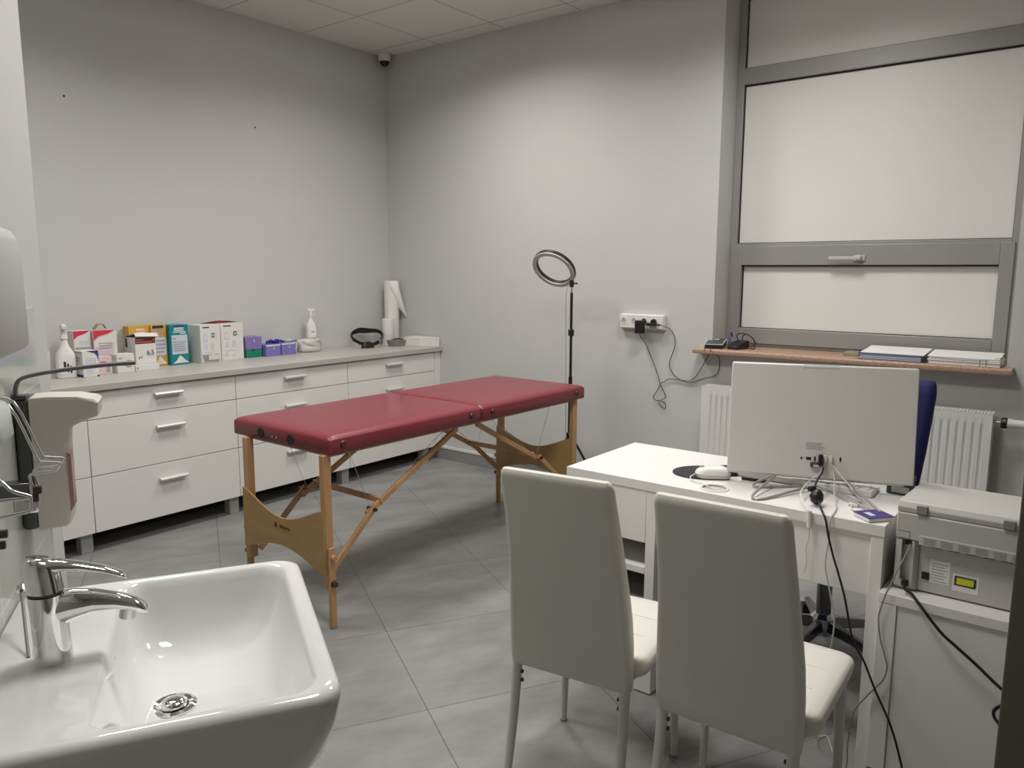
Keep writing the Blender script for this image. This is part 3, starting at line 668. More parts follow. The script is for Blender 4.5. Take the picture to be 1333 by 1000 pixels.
obj('pages', G(Rm).box(-.040, .040, -.034, .034, .0008, .012), 'paper', t, bev=.002)
obj('cover', G(Rm).box(-.041, .041, -.035, .035, .0122, .0136), 'purple', t)
g = G(Rm); g.box(-.022, -.004, -.016, .016, .0137, .0139); obj('cover_print', g, 'ltblue', t)
t = thing('tape_box', 'small dark green box with red tape roll at the far desk corner', 'box', (-1.645, -4.065, DZ))
obj('box_body', G().box(-1.675, -1.61, -4.10, -4.03, DZ+.001, DZ+.032), 'dkgreen', t, bev=.002)
obj('tape_roll', G().cyl((-1.676, -4.044, DZ+.044), (-1.630, -4.044, DZ+.044), .012), 'redp', t, label='red roll')
obj('lid', G().box(-1.67, -1.60, -4.10, -4.055, DZ+.033, DZ+.050), 'black', t, bev=.002)
obj('side_label', G().box(-1.6762, -1.6752, -4.095, -4.045, DZ+.006, DZ+.026), 'pgrey', t)

# ------------------------------------------------------------------ all-in-one monitor
ml = Vector((-1.868, -3.584, .788)); mr_ = Vector((-1.688, -4.109, .788)); mw_ = (mr_-ml).length
xd = (mr_-ml).normalized(); up = (Vector((-1.821, -3.559, 1.146))-Vector((-1.868, -3.584, .788))); up = (up-xd*up.dot(xd)).normalized(); fd = up.cross(xd)
if fd.x < 0: fd = -fd      # points away from the camera, towards the window
MM = Matrix(((xd.x, fd.x, up.x, ml.x), (xd.y, fd.y, up.y, ml.y), (xd.z, fd.z, up.z, ml.z), (0, 0, 0, 1)))
mo = thing('monitor', 'white all-in-one computer seen from behind on a bent wire stand', 'monitor', (-1.78, -3.85, DZ))
obj('back_cover', G(MM).box(0, mw_, 0, .022, 0, .360), 'mgrey', mo, bev=.004, seg=3)
obj('front_bezel', G(MM).box(.002, mw_-.002, .0225, .034, -.006, .363), 'pwhite', mo, bev=.002)
obj('screen', G(MM).box(.012, mw_-.012, .0342, .036, .02, .35), 'screen', mo)
obj('camera_tab', G(MM).box(mw_*.40, mw_*.59, .004, .024, .3605, .364), 'pwhite', mo)
g = G(MM); g.box(mw_*.40, mw_*.592, -.0006, 0, .3505, .3515); g.box(mw_*.40, mw_*.402, -.0006, 0, .340, .3505)
obj('camera_seam', g, 'greyp', mo)
g = G(MM); u0 = .225
for a, b, c_, d_ in ((0, .006, .058, .064), (.017, .032, .057, .066), (.041, .046, .055, .069), (.116, .121, .058, .072)): g.box(u0+a, u0+b, -.0008, .001, c_, d_)
obj('ports', g, 'black', mo)
for a in (.068, .084): obj('cable_plug', G(MM).box(u0+a, u0+a+.011, -.010, -.0002, .052, .075), 'pwhite', mo, bev=.002)
g = G(MM)
for k, (a, b) in enumerate(((.0, .05), (.0, .044), (.0, .055), (.0, .05))):
    g.box(u0+.015, u0+.015+b, -.0006, 0, .110-.006*k, .1125-.006*k)
obj('rating_text', g, 'greyp', mo)
g = G(MM); g.cyl((u0+.0615, -.001, .082), (u0+.0615, .001, .082), .003, n=8); obj('status_light', g, 'paper', mo)
def wirefoot(P_): return G().tube(P_, .0042, 8, 4)
zz = DZ+.0045
A = [MM @ Vector((u, .004, -.002)) for u in (.145, .152, .362, .370)]
obj('stand', wirefoot([A[0], (-1.86, -3.680, DZ+.012), (-1.885, -3.690, zz), (-1.84, -3.74, zz), (-1.757, -3.835, zz), (-1.80, -3.93, zz), (-1.865, -4.00, zz+.002), A[3]]), 'tubec', mo)
obj('stand', wirefoot([A[1], (-1.99, -3.722, DZ+.012), (-2.012, -3.735, zz), (-1.985, -3.76, zz), (-1.79, -3.85, zz+.009), (-1.85, -3.95, zz+.008), (-1.935, -4.058, zz+.002), (-1.928, -4.062, zz+.008), A[2]]), 'tubec', mo)
port = lambda u, v, d=0: MM @ Vector((u, -d, v))
# cables behind the monitor
cb = thing('power_cable', 'black power cable with round plug running from monitor over the desk edge to the floor', 'cable', (-2.06, -4.0, 0))
pt = [port(u0+.062, .060, .012), port(u0+.067, .03, .03), (-1.93, -3.885, DZ+.05), (-1.99, -3.92, DZ+.012), (-2.038, -3.943, DZ+.006), (-2.052, -3.955, DZ-.01), (-2.055, -3.965, .70), (-2.06, -3.982, .648), (-2.065, -4.001, .60), (-2.07, -4.024, .534), (-2.072, -4.052, .423), (-2.074, -4.085, .37), (-2.085, -4.122, .30), (-2.10, -4.17, .22), (-2.115, -4.205, .13), (-2.13, -4.235, .03), (-2.15, -4.30, .006), (-2.3, -4.6, .006)]
obj('cord', G().tube(pt, .0032, 7, 5), 'black', cb)
obj('plug', G(MM).box(u0+.053, u0+.066, -.03, -.001, .042, .078), 'black', cb, bev=.003)
g = G(); q = Vector((-1.955, -3.898, DZ+.027)); g.tube([q+Vector((.014, -.002, .016)), q+Vector((.007, -.001, .009)), q+Vector((0, 0, 0)), q-Vector((.007, .004, .009)), q-Vector((.013, .006, .015))], [.010, .018, .020, .018, .010], 14)
obj('cable_adapter', g, 'black', cb, label='round black adapter')
obj('velcro_strap', G().tube([q+Vector((.02, .012, .02)), q+Vector((.0, .022, .02))], .008, 6), 'black', cb)
t = thing('usb_stick', 'small blue and black dongle plugged in behind the monitor', 'dongle', port(u0+.05, .035, .01))
obj('dongle_body', G(MM).box(u0+.030, u0+.062, -.012, -.001, .036, .052), 'dgrey', t, bev=.002); obj('dongle_label', G(MM).box(u0+.040, u0+.060, -.0135, -.0122, .037, .044), 'ltblue', t)
g = G().tube([port(u0+.085, .055, .012), port(u0+.10, .02, .03), (-1.89, -3.932, DZ+.02), (-1.95, -3.955, DZ+.005), (-2.02, -3.965, DZ+.005), (-2.045, -3.965, DZ-.005), (-2.048, -3.966, .70), (-2.05, -3.963, .659), (-2.05, -3.960, .613), (-2.05, -3.969, .569), (-2.05, -3.983, .515), (-2.05, -3.995, .449), (-2.05, -3.99, .365), (-2.05, -3.975, .27), (-2.03, -3.955, .13), (-1.95, -3.94, .02), (-1.90, -3.96, .005), (-1.98, -4.0, .005), (-2.06, -4.05, .005)], .0022, 6, 5)
tag(obj('data_cable', g, 'pgrey'), 'long pale cable hanging from the monitor down the desk panel to the floor', 'cable')
g = G(); g.tube([port(u0+.073, .058, .010), port(u0+.06, .02, .03), port(u0+.035, 0, .035), (-1.95, -3.85, DZ+.03), (-2.036, -3.895, DZ+.012), (-2.042, -3.905, DZ+.006)], .002, 6, 5)
g.tube([(-2.042, -3.905, DZ+.008), (-2.0445, -3.908, .71)], .007, 8); g.tube([(-2.0445, -3.908, .71), (-2.045, -3.908, .67), (-2.043, -3.902, .65), (-2.042, -3.905, .60), (-2.041, -3.90, .57)], .002, 6, 5)
tag(obj('charger_cable', g, 'pwhite'), 'short white cable with inline adapter hanging over the desk edge', 'cable')
g = G(); g.tube([port(u0+.085, .055, .012), port(u0+.11, .03, .02), (-1.80, -3.965, DZ+.02), (-1.83, -3.99, DZ+.004), (-1.90, -3.985, DZ+.004), (-1.945, -4.0, DZ+.004), (-1.93, -4.03, DZ+.004), (-1.88, -4.01, DZ+.004), (-1.87, -3.98, DZ+.006)], .002, 6, 5)
g.box(-1.90, -1.88, -4.0, -3.975, DZ+.001, DZ+.008)
tag(obj('coiled_cable', g, 'pwhite'), 'white cable looped on the desktop under the monitor', 'cable')

# ------------------------------------------------------------------ side cabinet and printer
CX0, CX1, CY0, CY1, CZ = -2.055, -1.555, -4.475, -4.1065, .572
t = thing('side_cabinet', 'low white cabinet carrying the printer beside the desk', 'cabinet', ((CX0+CX1)/2, (CY0+CY1)/2, 0))
def cc(n, g, m='dwhite'): return obj(n, g, m, t, bev=.0015)
cc('top', G().box(CX0, CX1, CY0, CY1, CZ-.028, CZ)); cc('side_panel', G().box(CX0+.001, CX1, CY1-.046, CY1-.0005, .05, CZ-.0285)); cc('side_panel', G().box(CX0+.001, CX1, CY0+.001, CY0+.034, .05, CZ-.0285))
cc('rear_panel', G().box(CX0+.006, CX0+.02, CY0+.0345, CY1-.0465, .055, CZ-.029)); cc('bottom', G().box(CX0+.021, CX1, CY0+.0345, CY1-.0465, .06, .08))
for x in (CX0+.05, CX1-.05):
    for y in (CY0+.05, CY1-.04): cc('castor', G().cyl((x, y-.01, .024), (x, y+.01, .024), .024), 'black')
FX = -2.005; PYL, PYR = -4.126, -4.530; PZ = CZ+.004
pr_ = thing('printer', 'grey multifunction laser printer seen from its back on the low cabinet', 'printer', (-1.82, -4.33, CZ))
def pp(n, g, m='pgrey', b=.003, l=None, par=None): return obj(n, g, m, par or pr_, bev=b, label=l)
BX = -1.66
pp('printer_body', G().box(FX+.018, BX, PYR, PYL-.06, PZ, .718), l='recessed rear cover')
g = G(); 
def tow(z): return [(FX+.004, PYL-.004, z), (FX, PYL-.014, z), (FX, PYL-.0185, z), (FX+.020, PYL-.0185, z), (FX+.020, PYL-.0435, z), (FX, PYL-.0435, z), (FX, PYL-.050, z), (FX+.0175, PYL-.0595, z), (BX, PYL-.0595, z), (BX, PYL, z), (FX+.02, PYL, z)]
g.loft([tow(.603), tow(.7165)])
def tow2(z, i=0): return [(FX+.004+i, PYL-.004, z), (FX+i, PYL-.014, z), (FX+i, PYL-.0185, z), (FX+i, PYL-.022, z), (FX+i, PYL-.0435, z), (FX+i, PYL-.046, z), (FX+i, PYL-.050, z), (FX+.0175, PYL-.0595, z), (BX, PYL-.0595, z), (BX, PYL, z), (FX+.02, PYL-i, z)]
g.loft([tow2(PZ, .012), tow2(PZ+.008, .003), tow2(.6028)])
pp('cable_tower', g, b=0, l='left tower with vertical cable niche')
pp('scanner_housing', G().box(FX, BX, PYR, PYL-.001, .718, .793), b=.004)
lid = pp('scanner_lid', G().loft([[(FX+.002, y, .794), (FX-.000, y, .808), (FX+.010, y, .823), (BX, y, .800), (BX-.002, y, .790), (FX+.1, y, .794)] for y in (PYL-.001, PYR)]), b=.002)
for yc in (-4.186, -4.384):
    h = pp('hinge', G().box(FX-.006, FX+.006, yc-.014, yc+.012, .796, .819), 'mid', .001, par=lid); h2 = 0
pp('vent_strip', G().box(FX-.004, FX+.004, PYR, PYL-.060, .712, .737), 'pgrey', .001)
g = G()
for k in range(6):
    y = -4.197-.040*k
    for r in range(4): g.box(FX-.005, FX-.0041, y-.028, y, .718+.0045*r, .7195+.0045*r)
pp('vent_slots', g, 'greyp', 0)
g = G()
for k in range(5): g.box(FX+.010, FX+.0178, -4.215-.040*k-.026, -4.215-.040*k, .706, .7115)
pp('lower_slots', g, 'dark', 0)
g = G(); g.box(FX-.0006, FX, PYL-.036, PYL-.010, .722, .7228); g.box(FX-.0006, FX, PYL-.0368, PYL-.036, .7075, .7415); g.box(FX-.0006, FX, PYL-.036, PYL-.006, .7408, .7415)
pp('cover_seam', g, 'dark', 0)
pp('rating_label', G().box(FX+.0174, FX+.018, -4.262, -4.214, .607, .672), 'paper', 0)
g = G()
for k in range(7): g.box(FX+.0169, FX+.0174, -4.216-.040+.006*(k % 2), -4.219, .612+.008*k, .614+.008*k)
pp('rating_text', g, 'greyp', 0)
pp('warning_label', G().box(FX+.0174, FX+.018, -4.330, -4.270, .598, .645), 'paper', 0)
pp('warning_frame', G().box(FX+.0166, FX+.0173, -4.324, -4.274, .614, .640), 'ink', 0); pp('warning_patch', G().box(FX+.0160, FX+.0165, -4.319, -4.279, .618, .636), 'yellow', 0)
pp('power_socket', G().box(FX-.002, FX+.01, -4.168, -4.150, .586, .604), 'black', .001); pp('rear_slot', G().box(FX+.015, FX+.0178, -4.214, -4.196, .612, .632), 'dark', 0)
pp('usb_port', G().box(FX+.014, FX+.0195, -4.164, -4.150, .700, .7160), 'dark', 0)
tag(obj('usb_cable', G().tube([(FX+.01, -4.163, .705), (FX-.012, -4.165, .70), (-2.035, -4.158, .675), (-2.055, -4.146, .64), (-2.064, -4.135, .60), (-2.066, -4.125, .572), (-2.066, -4.113, .514), (-2.066, -4.114, .481), (-2.066, -4.122, .439), (-2.066, -4.135, .398), (-2.066, -4.143, .367), (-2.066, -4.137, .331), (-2.066, -4.12, .302), (-2.064, -4.093, .258), (-2.06, -4.065, .20), (-2.055, -4.055, .10), (-2.06, -4.05, .012), (-2.14, -3.98, .006), (-2.16, -3.94, .006)], .0022, 6, 5), 'mid'),
    'thin grey usb cable dropping from the printer tower down the cabinet side', 'cable')
tag(obj('mains_cable', G().tube([(FX-.002, -4.159, .595), (FX-.025, -4.165, .588), (-2.045, -4.185, .583), (-2.066, -4.21, .566), (-2.075, -4.262, .512), (-2.08, -4.304, .483), (-2.08, -4.35, .45), (-2.09, -4.408, .41), (-2.10, -4.46, .385), (-2.11, -4.475, .35), (-2.10, -4.43, .375), (-2.09, -4.402, .355), (-2.09, -4.400, .330), (-2.10, -4.43, .30), (-2.12, -4.50, .20), (-2.14, -4.55, .02)], .0042, 7, 5), 'black'),
    'thick black mains cable running from the printer down across the low cabinet', 'cable')

# ------------------------------------------------------------------ cream chairs
def make_chair(label, group):
    t = thing('dining_chair', label, 'chair', (0, 0, 0), 0, group)
    prof = [(.372, -.197, .013, .168, .012), (.378, -.197, .019, .173, .016), (.42, -.199, .023, .176, .02), (.50, -.203, .024, .176, .02), (.58, -.211, .024, .173, .02), (.66, -.224, .024, .167, .02), (.74, -.242, .024, .161, .02),
            (.82, -.264, .024, .157, .02), (.89, -.285, .023, .154, .02), (.925, -.296, .021, .153, .019), (.94, -.302, .017, .150, .016), (.949, -.305, .010, .144, .010)]
    obj('backrest', G().rl([(z, x-th, x+th, -hw, hw, r) for z, x, th, hw, r in prof], 5), 'cream', t, sm=60)
    s_ = G().rl([(.405, -.18, .180, -.188, .188, .03), (.412, -.18, .190, -.198, .198, .035), (.440, -.18, .193, -.203, .203, .035), (.452, -.18, .190, -.200, .200, .035), (.459, -.18, .180, -.190, .190, .03), (.463, -.17, .15, -.16, .16, .03), (.464, -.12, .10, -.10, .10, .03)], 6)
    se = obj('seat', s_, 'cream', t, sm=60)
    g = G()
    for x in (-.06, .05): g.tube([(x, -.155, .4630), (x, -.1, .4640), (x, .1, .4640), (x, .155, .4630)], .0016, 5, 4)
    obj('seam', g, 'cream', se)
    obj('seat_frame', G().box(-.17, .165, -.17, .17, .392, .404), 'cframe', t, bev=.004)
    for y in (-1, 1):
        l = obj('leg', G().tube([(-.262, y*.165, 0), (-.225, y*.160, .20), (-.200, y*.157, .395)], [.0115, .0145], 12, 4), 'cframe', t)
        for z in (.325, .350): obj('screw', G().tube([(-.205-.0, y*.145, z), (-.205, y*.139, z)], .0055, 8), 'dgrey', l)
        l = obj('leg', G().tube([(.150, y*.184, 0), (.150, y*.180, .20), (.148, y*.176, .41)], [.0105, .0145], 12, 3), 'cframe', t)
        obj('foot_cap', G().tube([(.150, y*.184, 0), (.150, y*.184, .006)], .012, 10), 'mid', l)
    return t
grp = 'cream chairs facing the desk'
ch = make_chair('cream high-backed chair nearer the massage table, left of the two', grp)
ch2 = dup(ch, (-2.425, -3.905, 0), math.radians(2), 'cream high-backed chair standing nearest the low printer cabinet, right of the two', grp)
ch.location = (-2.452, -3.462, 0); ch.rotation_euler = (0, 0, math.radians(8))

# ------------------------------------------------------------------ office chair
ox, oy = -1.29, -3.765
t = thing('office_chair', 'office chair with dark blue backrest and chrome five-star base behind the desk', 'office chair', (ox, oy, 0))
Rb = Matrix.Translation((-1.04, -3.79, 0)) @ Matrix.Rotation(math.radians(0), 4, 'Z')
rg = []
for z, x, th, hw in ((.50, .0, .02, .19), (.52, .0, .035, .205), (.62, .0, .04, .225), (.75, .005, .042, .240), (.88, .02, .042, .250), (.98, .04, .040, .255), (1.015, .045, .035, .252), (1.03, .047, .02, .245)):
    rg.append((z, x-th, x+th, -hw, hw, .03))
obj('backrest', G(Rb).rl(rg, 5), 'navy', t, sm=60)
obj('seat', G().rl([(.44, ox-.20, ox+.20, oy-.21, oy+.21, .06), (.46, ox-.23, ox+.22, oy-.235, oy+.235, .07), (.51, ox-.23, ox+.22, oy-.235, oy+.235, .07), (.53, ox-.20, ox+.20, oy-.21, oy+.21, .06)], 6), 'navy', t, sm=60)
obj('back_bracket', G().tube([(ox+.1, oy, .43), (-1.0, oy, .45), (-.985, oy, .62)], .018, 8, 4), 'black', t)
g = G(); g.cyl((ox, oy, .10), (ox, oy, .30), .028); g.cyl((ox, oy, .30), (ox, oy, .44), .018)
obj('gas_lift', g, 'darkchrome', t)
hub = obj('hub', G().lathe([(.035, .05), (.045, .07), (.045, .12), (.03, .135)], (ox, oy, 0)), 'chrome', t)
for k in range(5):
    a = math.radians(100+72*k); d = Vector((math.cos(a), math.sin(a), 0)); n_ = Vector((-d.y, d.x, 0)); c = Vector((ox, oy, 0))
    a_ = obj('base_arm', G().loft([[c+d*r+n_*hw+Vector((0, 0, z0)), c+d*r-n_*hw+Vector((0, 0, z0)), c+d*r-n_*hw*.6+Vector((0, 0, z1)), c+d*r+n_*hw*.6+Vector((0, 0, z1))] for r, hw, z0, z1 in ((.03, .022, .075, .118), (.28, .014, .060, .078))]), 'darkchrome', t, bev=.003)
    e = c+d*.28
    obj('castor', G().tube([e+n_*.022+Vector((0, 0, .027)), e-n_*.022+Vector((0, 0, .027))], .027, 14), 'black', a_)

# ------------------------------------------------------------------ radiator
RY0, RY1, RZ0, RZ1 = -4.150, -2.712, .15, .785
t = thing('radiator', 'long white panel radiator under the window sill', 'radiator', (-.08, (RY0+RY1)/2, RZ0))
pts = [(-.118, RY0)]; y = RY0+.03; pit = .0335
prof = [(-.118, RY0), (-.118, RY0+.018)]
while y+pit < RY1-.02:
    prof += [(-.118, y), (-.114, y+.004), (-.114, y+.013), (-.118, y+.017)]; y += pit
prof += [(-.118, RY1)]
g = G()
g.box(-.118, -.104, RY0, RY1, RZ0, RZ0+.03)
rg = lambda z, k=1: [(-.118 if k == 0 else a, b, z) for a, b in prof]+[(-.104, RY1, z), (-.104, RY0, z)]
g.loft([rg(RZ0+.03, 0), rg(RZ0+.032, 0), rg(RZ0+.045), rg(RZ1-.055), rg(RZ1-.045, 0), rg(RZ1-.002, 0)])
obj('front_panel', g, 'rad', t, sm=25)
obj('rear_panel', G().box(-.045, -.033, RY0+.005, RY1-.005, RZ0, RZ1-.005), 'rad', t)
for y in (RY0-.0005, RY1-.0025): obj('side_cover', G().box(-.1035, -.0455, y, y+.003, RZ0+.01, RZ1), 'rad', t)
g = G(); g.box(-.118, -.112, RY0, RY1, RZ1-.001, RZ1+.003); g.box(-.040, -.034, RY0, RY1, RZ1-.001, RZ1+.003)
k = RY0+.003
while k < RY1-.01: g.box(-.1125, -.040, k, k+.006, RZ1-.001, RZ1+.002); k += .015
g.box(-.080, -.072, RY0, RY1, RZ1, RZ1+.0028)
obj('top_grille', g, 'rad', t)
for y in (RY0+.03, RY0+.08): obj('pipe', G().cyl((-.075, y, 0), (-.075, y, RZ0+.004), .009), 'rad', t)
v = obj('valve', G().tube([(-.075, RY0+.01, .745), (-.075, RY0-.032, .745)], .010, 12), 'steel', t)
obj('valve_collar', G().tube([(-.075, RY0-.030, .745), (-.075, RY0-.036, .745), (-.075, RY0-.052, .745), (-.075, RY0-.056, .745)], [.022, .026, .026, .02], 16), 'black', v)
obj('thermostat_head', G().tube([(-.075, RY0-.054, .745), (-.075, RY0-.06, .745), (-.075, RY0-.075, .745), (-.075, RY0-.125, .745)], [.018, .024, .020, .019], 18), 'pwhite', v)
obj('thermostat_cap', G().tube([(-.075, RY0-.125, .745), (-.075, RY0-.134, .745)], .019, 18), 'black', v)

# ------------------------------------------------------------------ sockets and plugs
t = thing('socket_strip', 'white four-gang wall socket strip beside the window', 'wall socket', (-.02, -2.267, 1.08))
SY0, SY1 = -2.116, -2.416
obj('backbox', G().box(-.030, 0, SY1, SY0, 1.084, 1.176), 'pwhite', t, bev=.003)
fp = obj('faceplate', G().box(-.042, -.0305, SY1+.002, SY0-.002, 1.090, 1.174), 'pwhite', t, bev=.004)
sy = [-2.147, -2.217, -2.287, -2.357]
for y in sy:
    g = G(); n = 24
    g.loft([[(-.042-h, y+r*math.cos(a), 1.135+r*math.sin(a)) for r, h in ((.0185, -.002), (.0235, -.002), (.0235, .002), (.0185, .002))] for a in [2*PI*i/n for i in range(n+1)]], False, False)
    so_ = obj('socket_ring', g, 'pwhite', fp)
    g = G(); g.tube([(-.0425, y, 1.135), (-.0435, y, 1.135)], .0180, 20); obj('socket_well', g, 'pgrey', so_)
    g = G(); g.tube([(-.0435, y-.009, 1.135), (-.0441, y-.009, 1.135)], .0026, 8); g.tube([(-.0435, y+.009, 1.135), (-.0441, y+.009, 1.135)], .0026, 8); g.tube([(-.0435, y, 1.146), (-.050, y, 1.146)], .0022, 8)
    obj('contacts', g, 'dark', so_)
t = thing('power_adapter', 'black square power adapter plugged into the third wall socket', 'power adapter', (-.07, sy[2]+.012, 1.06))
g = G(); g.tube([(-.0445, sy[2]-.003, 1.136), (-.052, sy[2]-.003, 1.136)], .017, 18); obj('plug_disc', g, 'dgrey', t)
obj('adapter_body', G().box(-.088, -.0525, sy[2]-.014, sy[2]+.040, 1.062, 1.142), 'black', t, bev=.004)
wc = lambda pts, x=-.012: [(x, a, b) for a, b in pts]
obj('cord', G().tube([(-.068, sy[2]+.014, 1.063), (-.055, sy[2]+.012, 1.04)] + wc([(-2.291, .99), (-2.325, .92), (-2.355, .855), (-2.378, .80), (-2.392, .755), (-2.388, .74), (-2.368, .70), (-2.352, .675), (-2.358, .655), (-2.385, .648), (-2.41, .66), (-2.432, .675), (-2.425, .70), (-2.400, .74), (-2.392, .755)]) , .0022, 6, 4), 'black', t)
obj('cord', G().tube(wc([(-2.385, .655), (-2.40, .625), (-2.425, .607), (-2.437, .612), (-2.43, .64), (-2.40, .652)], -.016), .0022, 6, 4), 'black', t)
obj('cord', G().tube(wc([(-2.392, .757), (-2.42, .77), (-2.45, .79), (-2.50, .792), (-2.55, .79), (-2.585, .79), (-2.62, .815), (-2.65, .86), (-2.68, .915), (-2.70, .955)]) + [(-.05, -2.71, .975), (-.115, -2.715, 1.0), (-.105, -2.72, 1.008)], .0022, 6, 4), 'black', t)
t = thing('power_plug', 'flat black mains plug in the rightmost wall socket', 'plug', (-.06, sy[3], 1.12))
g = G(); g.tube([(-.0445, sy[3], 1.136), (-.062, sy[3], 1.134)], .017, 18); g.loft([[(x, y, z) for x, z in ((-.048, 1.112), (-.074, 1.112), (-.074, 1.128), (-.048, 1.130))] for y in (sy[3]+.040, sy[3]-.022)])
obj('plug_body', g, 'black', t, bev=.002)
g = G(); g.tube([(-.062, sy[3]-.018, 1.121), (-.062, sy[3]-.055, 1.119)], [.008, .004], 8)
g.tube([(-.062, sy[3]-.05, 1.119), (-.05, sy[3]-.075, 1.11)] + wc([(-2.452, 1.09), (-2.478, 1.05), (-2.485, 1.0), (-2.47, .95), (-2.453, .90), (-2.455, .86), (-2.48, .82), (-2.51, .80), (-2.545, .785), (-2.58, .78), (-2.62, .79), (-2.68, .815), (-2.73, .83), (-2.757, .85), (-2.768, .89), (-2.766, .94)]) + [(-.05, -2.762, .965), (-.114, -2.755, .99), (-.106, -2.752, 1.008)], .0022, 6, 4)
obj('cord', g, 'black', t)

# ------------------------------------------------------------------ things on the sill
def wedge(x0, x1, y0, y1, z0, za, zb): return G().loft([[(x, y, z) for x, z in ((x0, z0), (x1, z0), (x1, zb), (x0, za))] for y in (y0, y1)])
t = thing('card_terminal', 'black desk device with silver rim at the left end of the sill', 'device', (0, -2.73, SILL))
Rt = Matrix.Translation((.00, -2.742, SILL)) @ Matrix.Rotation(math.radians(14), 4, 'Z')
gq = G(Rt); gq.loft([[(x, y, z) for x, z in ((-.085, .0), (.07, .0), (.07, .042), (-.085, .022))] for y in (-.045, .055)]); obj('base', gq, 'black', t, bev=.004)
gq = G(Rt); gq.loft([[(x, y, z) for x, z in ((-.087, .0225), (.072, .0425), (.072, .046), (-.087, .026))] for y in (-.047, .057)]); obj('rim', gq, 'pgrey', t, bev=.001)
gq = G(Rt); gq.loft([[(x, y, z) for x, z in ((-.080, .0275), (.064, .0458), (.064, .048), (-.080, .030))] for y in (-.041, .051)]); obj('keypad', gq, 'dgrey', t, bev=.001)
gq = G(Rt); gq.loft([[(x, y, z) for x, z in ((.02, .0428), (.045, .046), (.045, .0485), (.02, .0452))] for y in (-.01, .03)]); obj('display', gq, 'pgrey', t)
t = thing('cordless_handset', 'small black keypad handset with coiled cable on the sill', 'handset', (0, -2.87, SILL))
Rt = Matrix.Translation((.01, -2.875, SILL)) @ Matrix.Rotation(math.radians(-14), 4, 'Z')
gq = G(Rt); gq.loft([[(x, y, z) for x, z in ((-.07, .0), (.05, .0), (.05, .045), (.02, .05), (-.07, .018))] for y in (-.032, .036)]); obj('body', gq, 'black', t, bev=.005)
gq = G(Rt)
for i in range(3):
    for j in range(3): gq.loft([[(x, y, z) for x, z in ((-.055+.02*i, .020+.007*i), (-.042+.02*i, .0248+.007*i), (-.042+.02*i, .0275+.007*i), (-.055+.02*i, .0225+.007*i))] for y in (-.022+.018*j, -.010+.018*j)])
obj('keys', gq, 'mid', t)
obj('cable', G().tube([(.03, -2.86, SILL+.04), (.05, -2.84, SILL+.075), (.06, -2.87, SILL+.085), (.06, -2.92, SILL+.07), (.07, -2.945, SILL+.03), (.08, -2.91, SILL+.01), (.09, -2.86, SILL+.05), (.09, -2.88, SILL+.08), (.08, -2.93, SILL+.05), (.03, -2.955, SILL+.006), (.02, -2.93, SILL+.006)], .003, 6, 5), 'black', t)
obj('cable', G().tube([(.03, -2.80, SILL+.02), (.06, -2.795, SILL+.045), (.09, -2.79, SILL+.085), (.11, -2.79, SILL+.06)], .004, 6, 5), 'navyp', t, label='dark blue cable')
tag(obj('paper_bundle', G().loft([[(x, y, z) for x, z in ((.02, SILL), (.15, SILL), (.15, SILL+.018), (.02, SILL+.018))] for y in (-3.515, -3.435)]), 'gold', bev=.002), 'small brown packet on the sill left of the blue folders', 'packet')
t = thing('folder', 'dark blue plastic folder full of sheets at the middle of the sill', 'folder', (.0, -3.69, SILL))
obj('cover', G().box(-.085, .13, -3.83, -3.535, SILL+.0005, SILL+.003), 'navyp', t)
g = G()
for k in range(5): g.box(-.082+.003*(k % 2), .12, -3.825, -3.54-.004*(k % 3), SILL+.004+.0052*k, SILL+.0080+.0052*k)
obj('sheets', g, 'ltblue', t)
obj('cover', G().loft([[(x, y, z) for x, z in ((-.085, SILL+.030), (.13, SILL+.046), (.13, SILL+.0485), (-.085, SILL+.0325))] for y in (-3.83, -3.535)]), 'navyp', t)
obj('loose_sheet', G().loft([[(x, y, z) for x, z in ((-.083, SILL+.0330), (.14, SILL+.0500), (.14, SILL+.0535), (-.083, SILL+.0365))] for y in (-3.838, -3.548)]), 'paper', t)
obj('elastic_band', G().box(-.0865, -.0855, -3.85, -3.835, SILL+.001, SILL+.034), 'ink', t)
t = thing('paper_stack', 'stack of white documents in a clear sleeve at the right end of the sill', 'papers', (.0, -4.0, SILL))
g = G()
for k in range(4): g.box(-.083+.003*(k % 2), .12, -4.155, -3.860+.004*(k % 3), SILL+.001+.008*k, SILL+.0078+.008*k)
obj('sheets', g, 'paper', t, bev=.001)
obj('top_sheet', G().loft([[(x, y, z) for x, z in ((-.07, SILL+.034), (.13, SILL+.050), (.13, SILL+.052), (-.07, SILL+.036))] for y in (-4.15, -3.85)]), 'paper', t)
g = G(); g.box(-.0845, -.084, -4.10, -4.098, SILL+.002, SILL+.033); g.box(-.0845, -.084, -4.075, -4.073, SILL+.002, SILL+.033); g.tube([(-.085, -3.87, SILL+.032), (-.085, -4.05, SILL+.030), (-.08, -4.10, SILL+.032), (-.03, -4.15, SILL+.042)], .0008, 5, 4)
obj('sleeve_edge', g, 'ink', t)

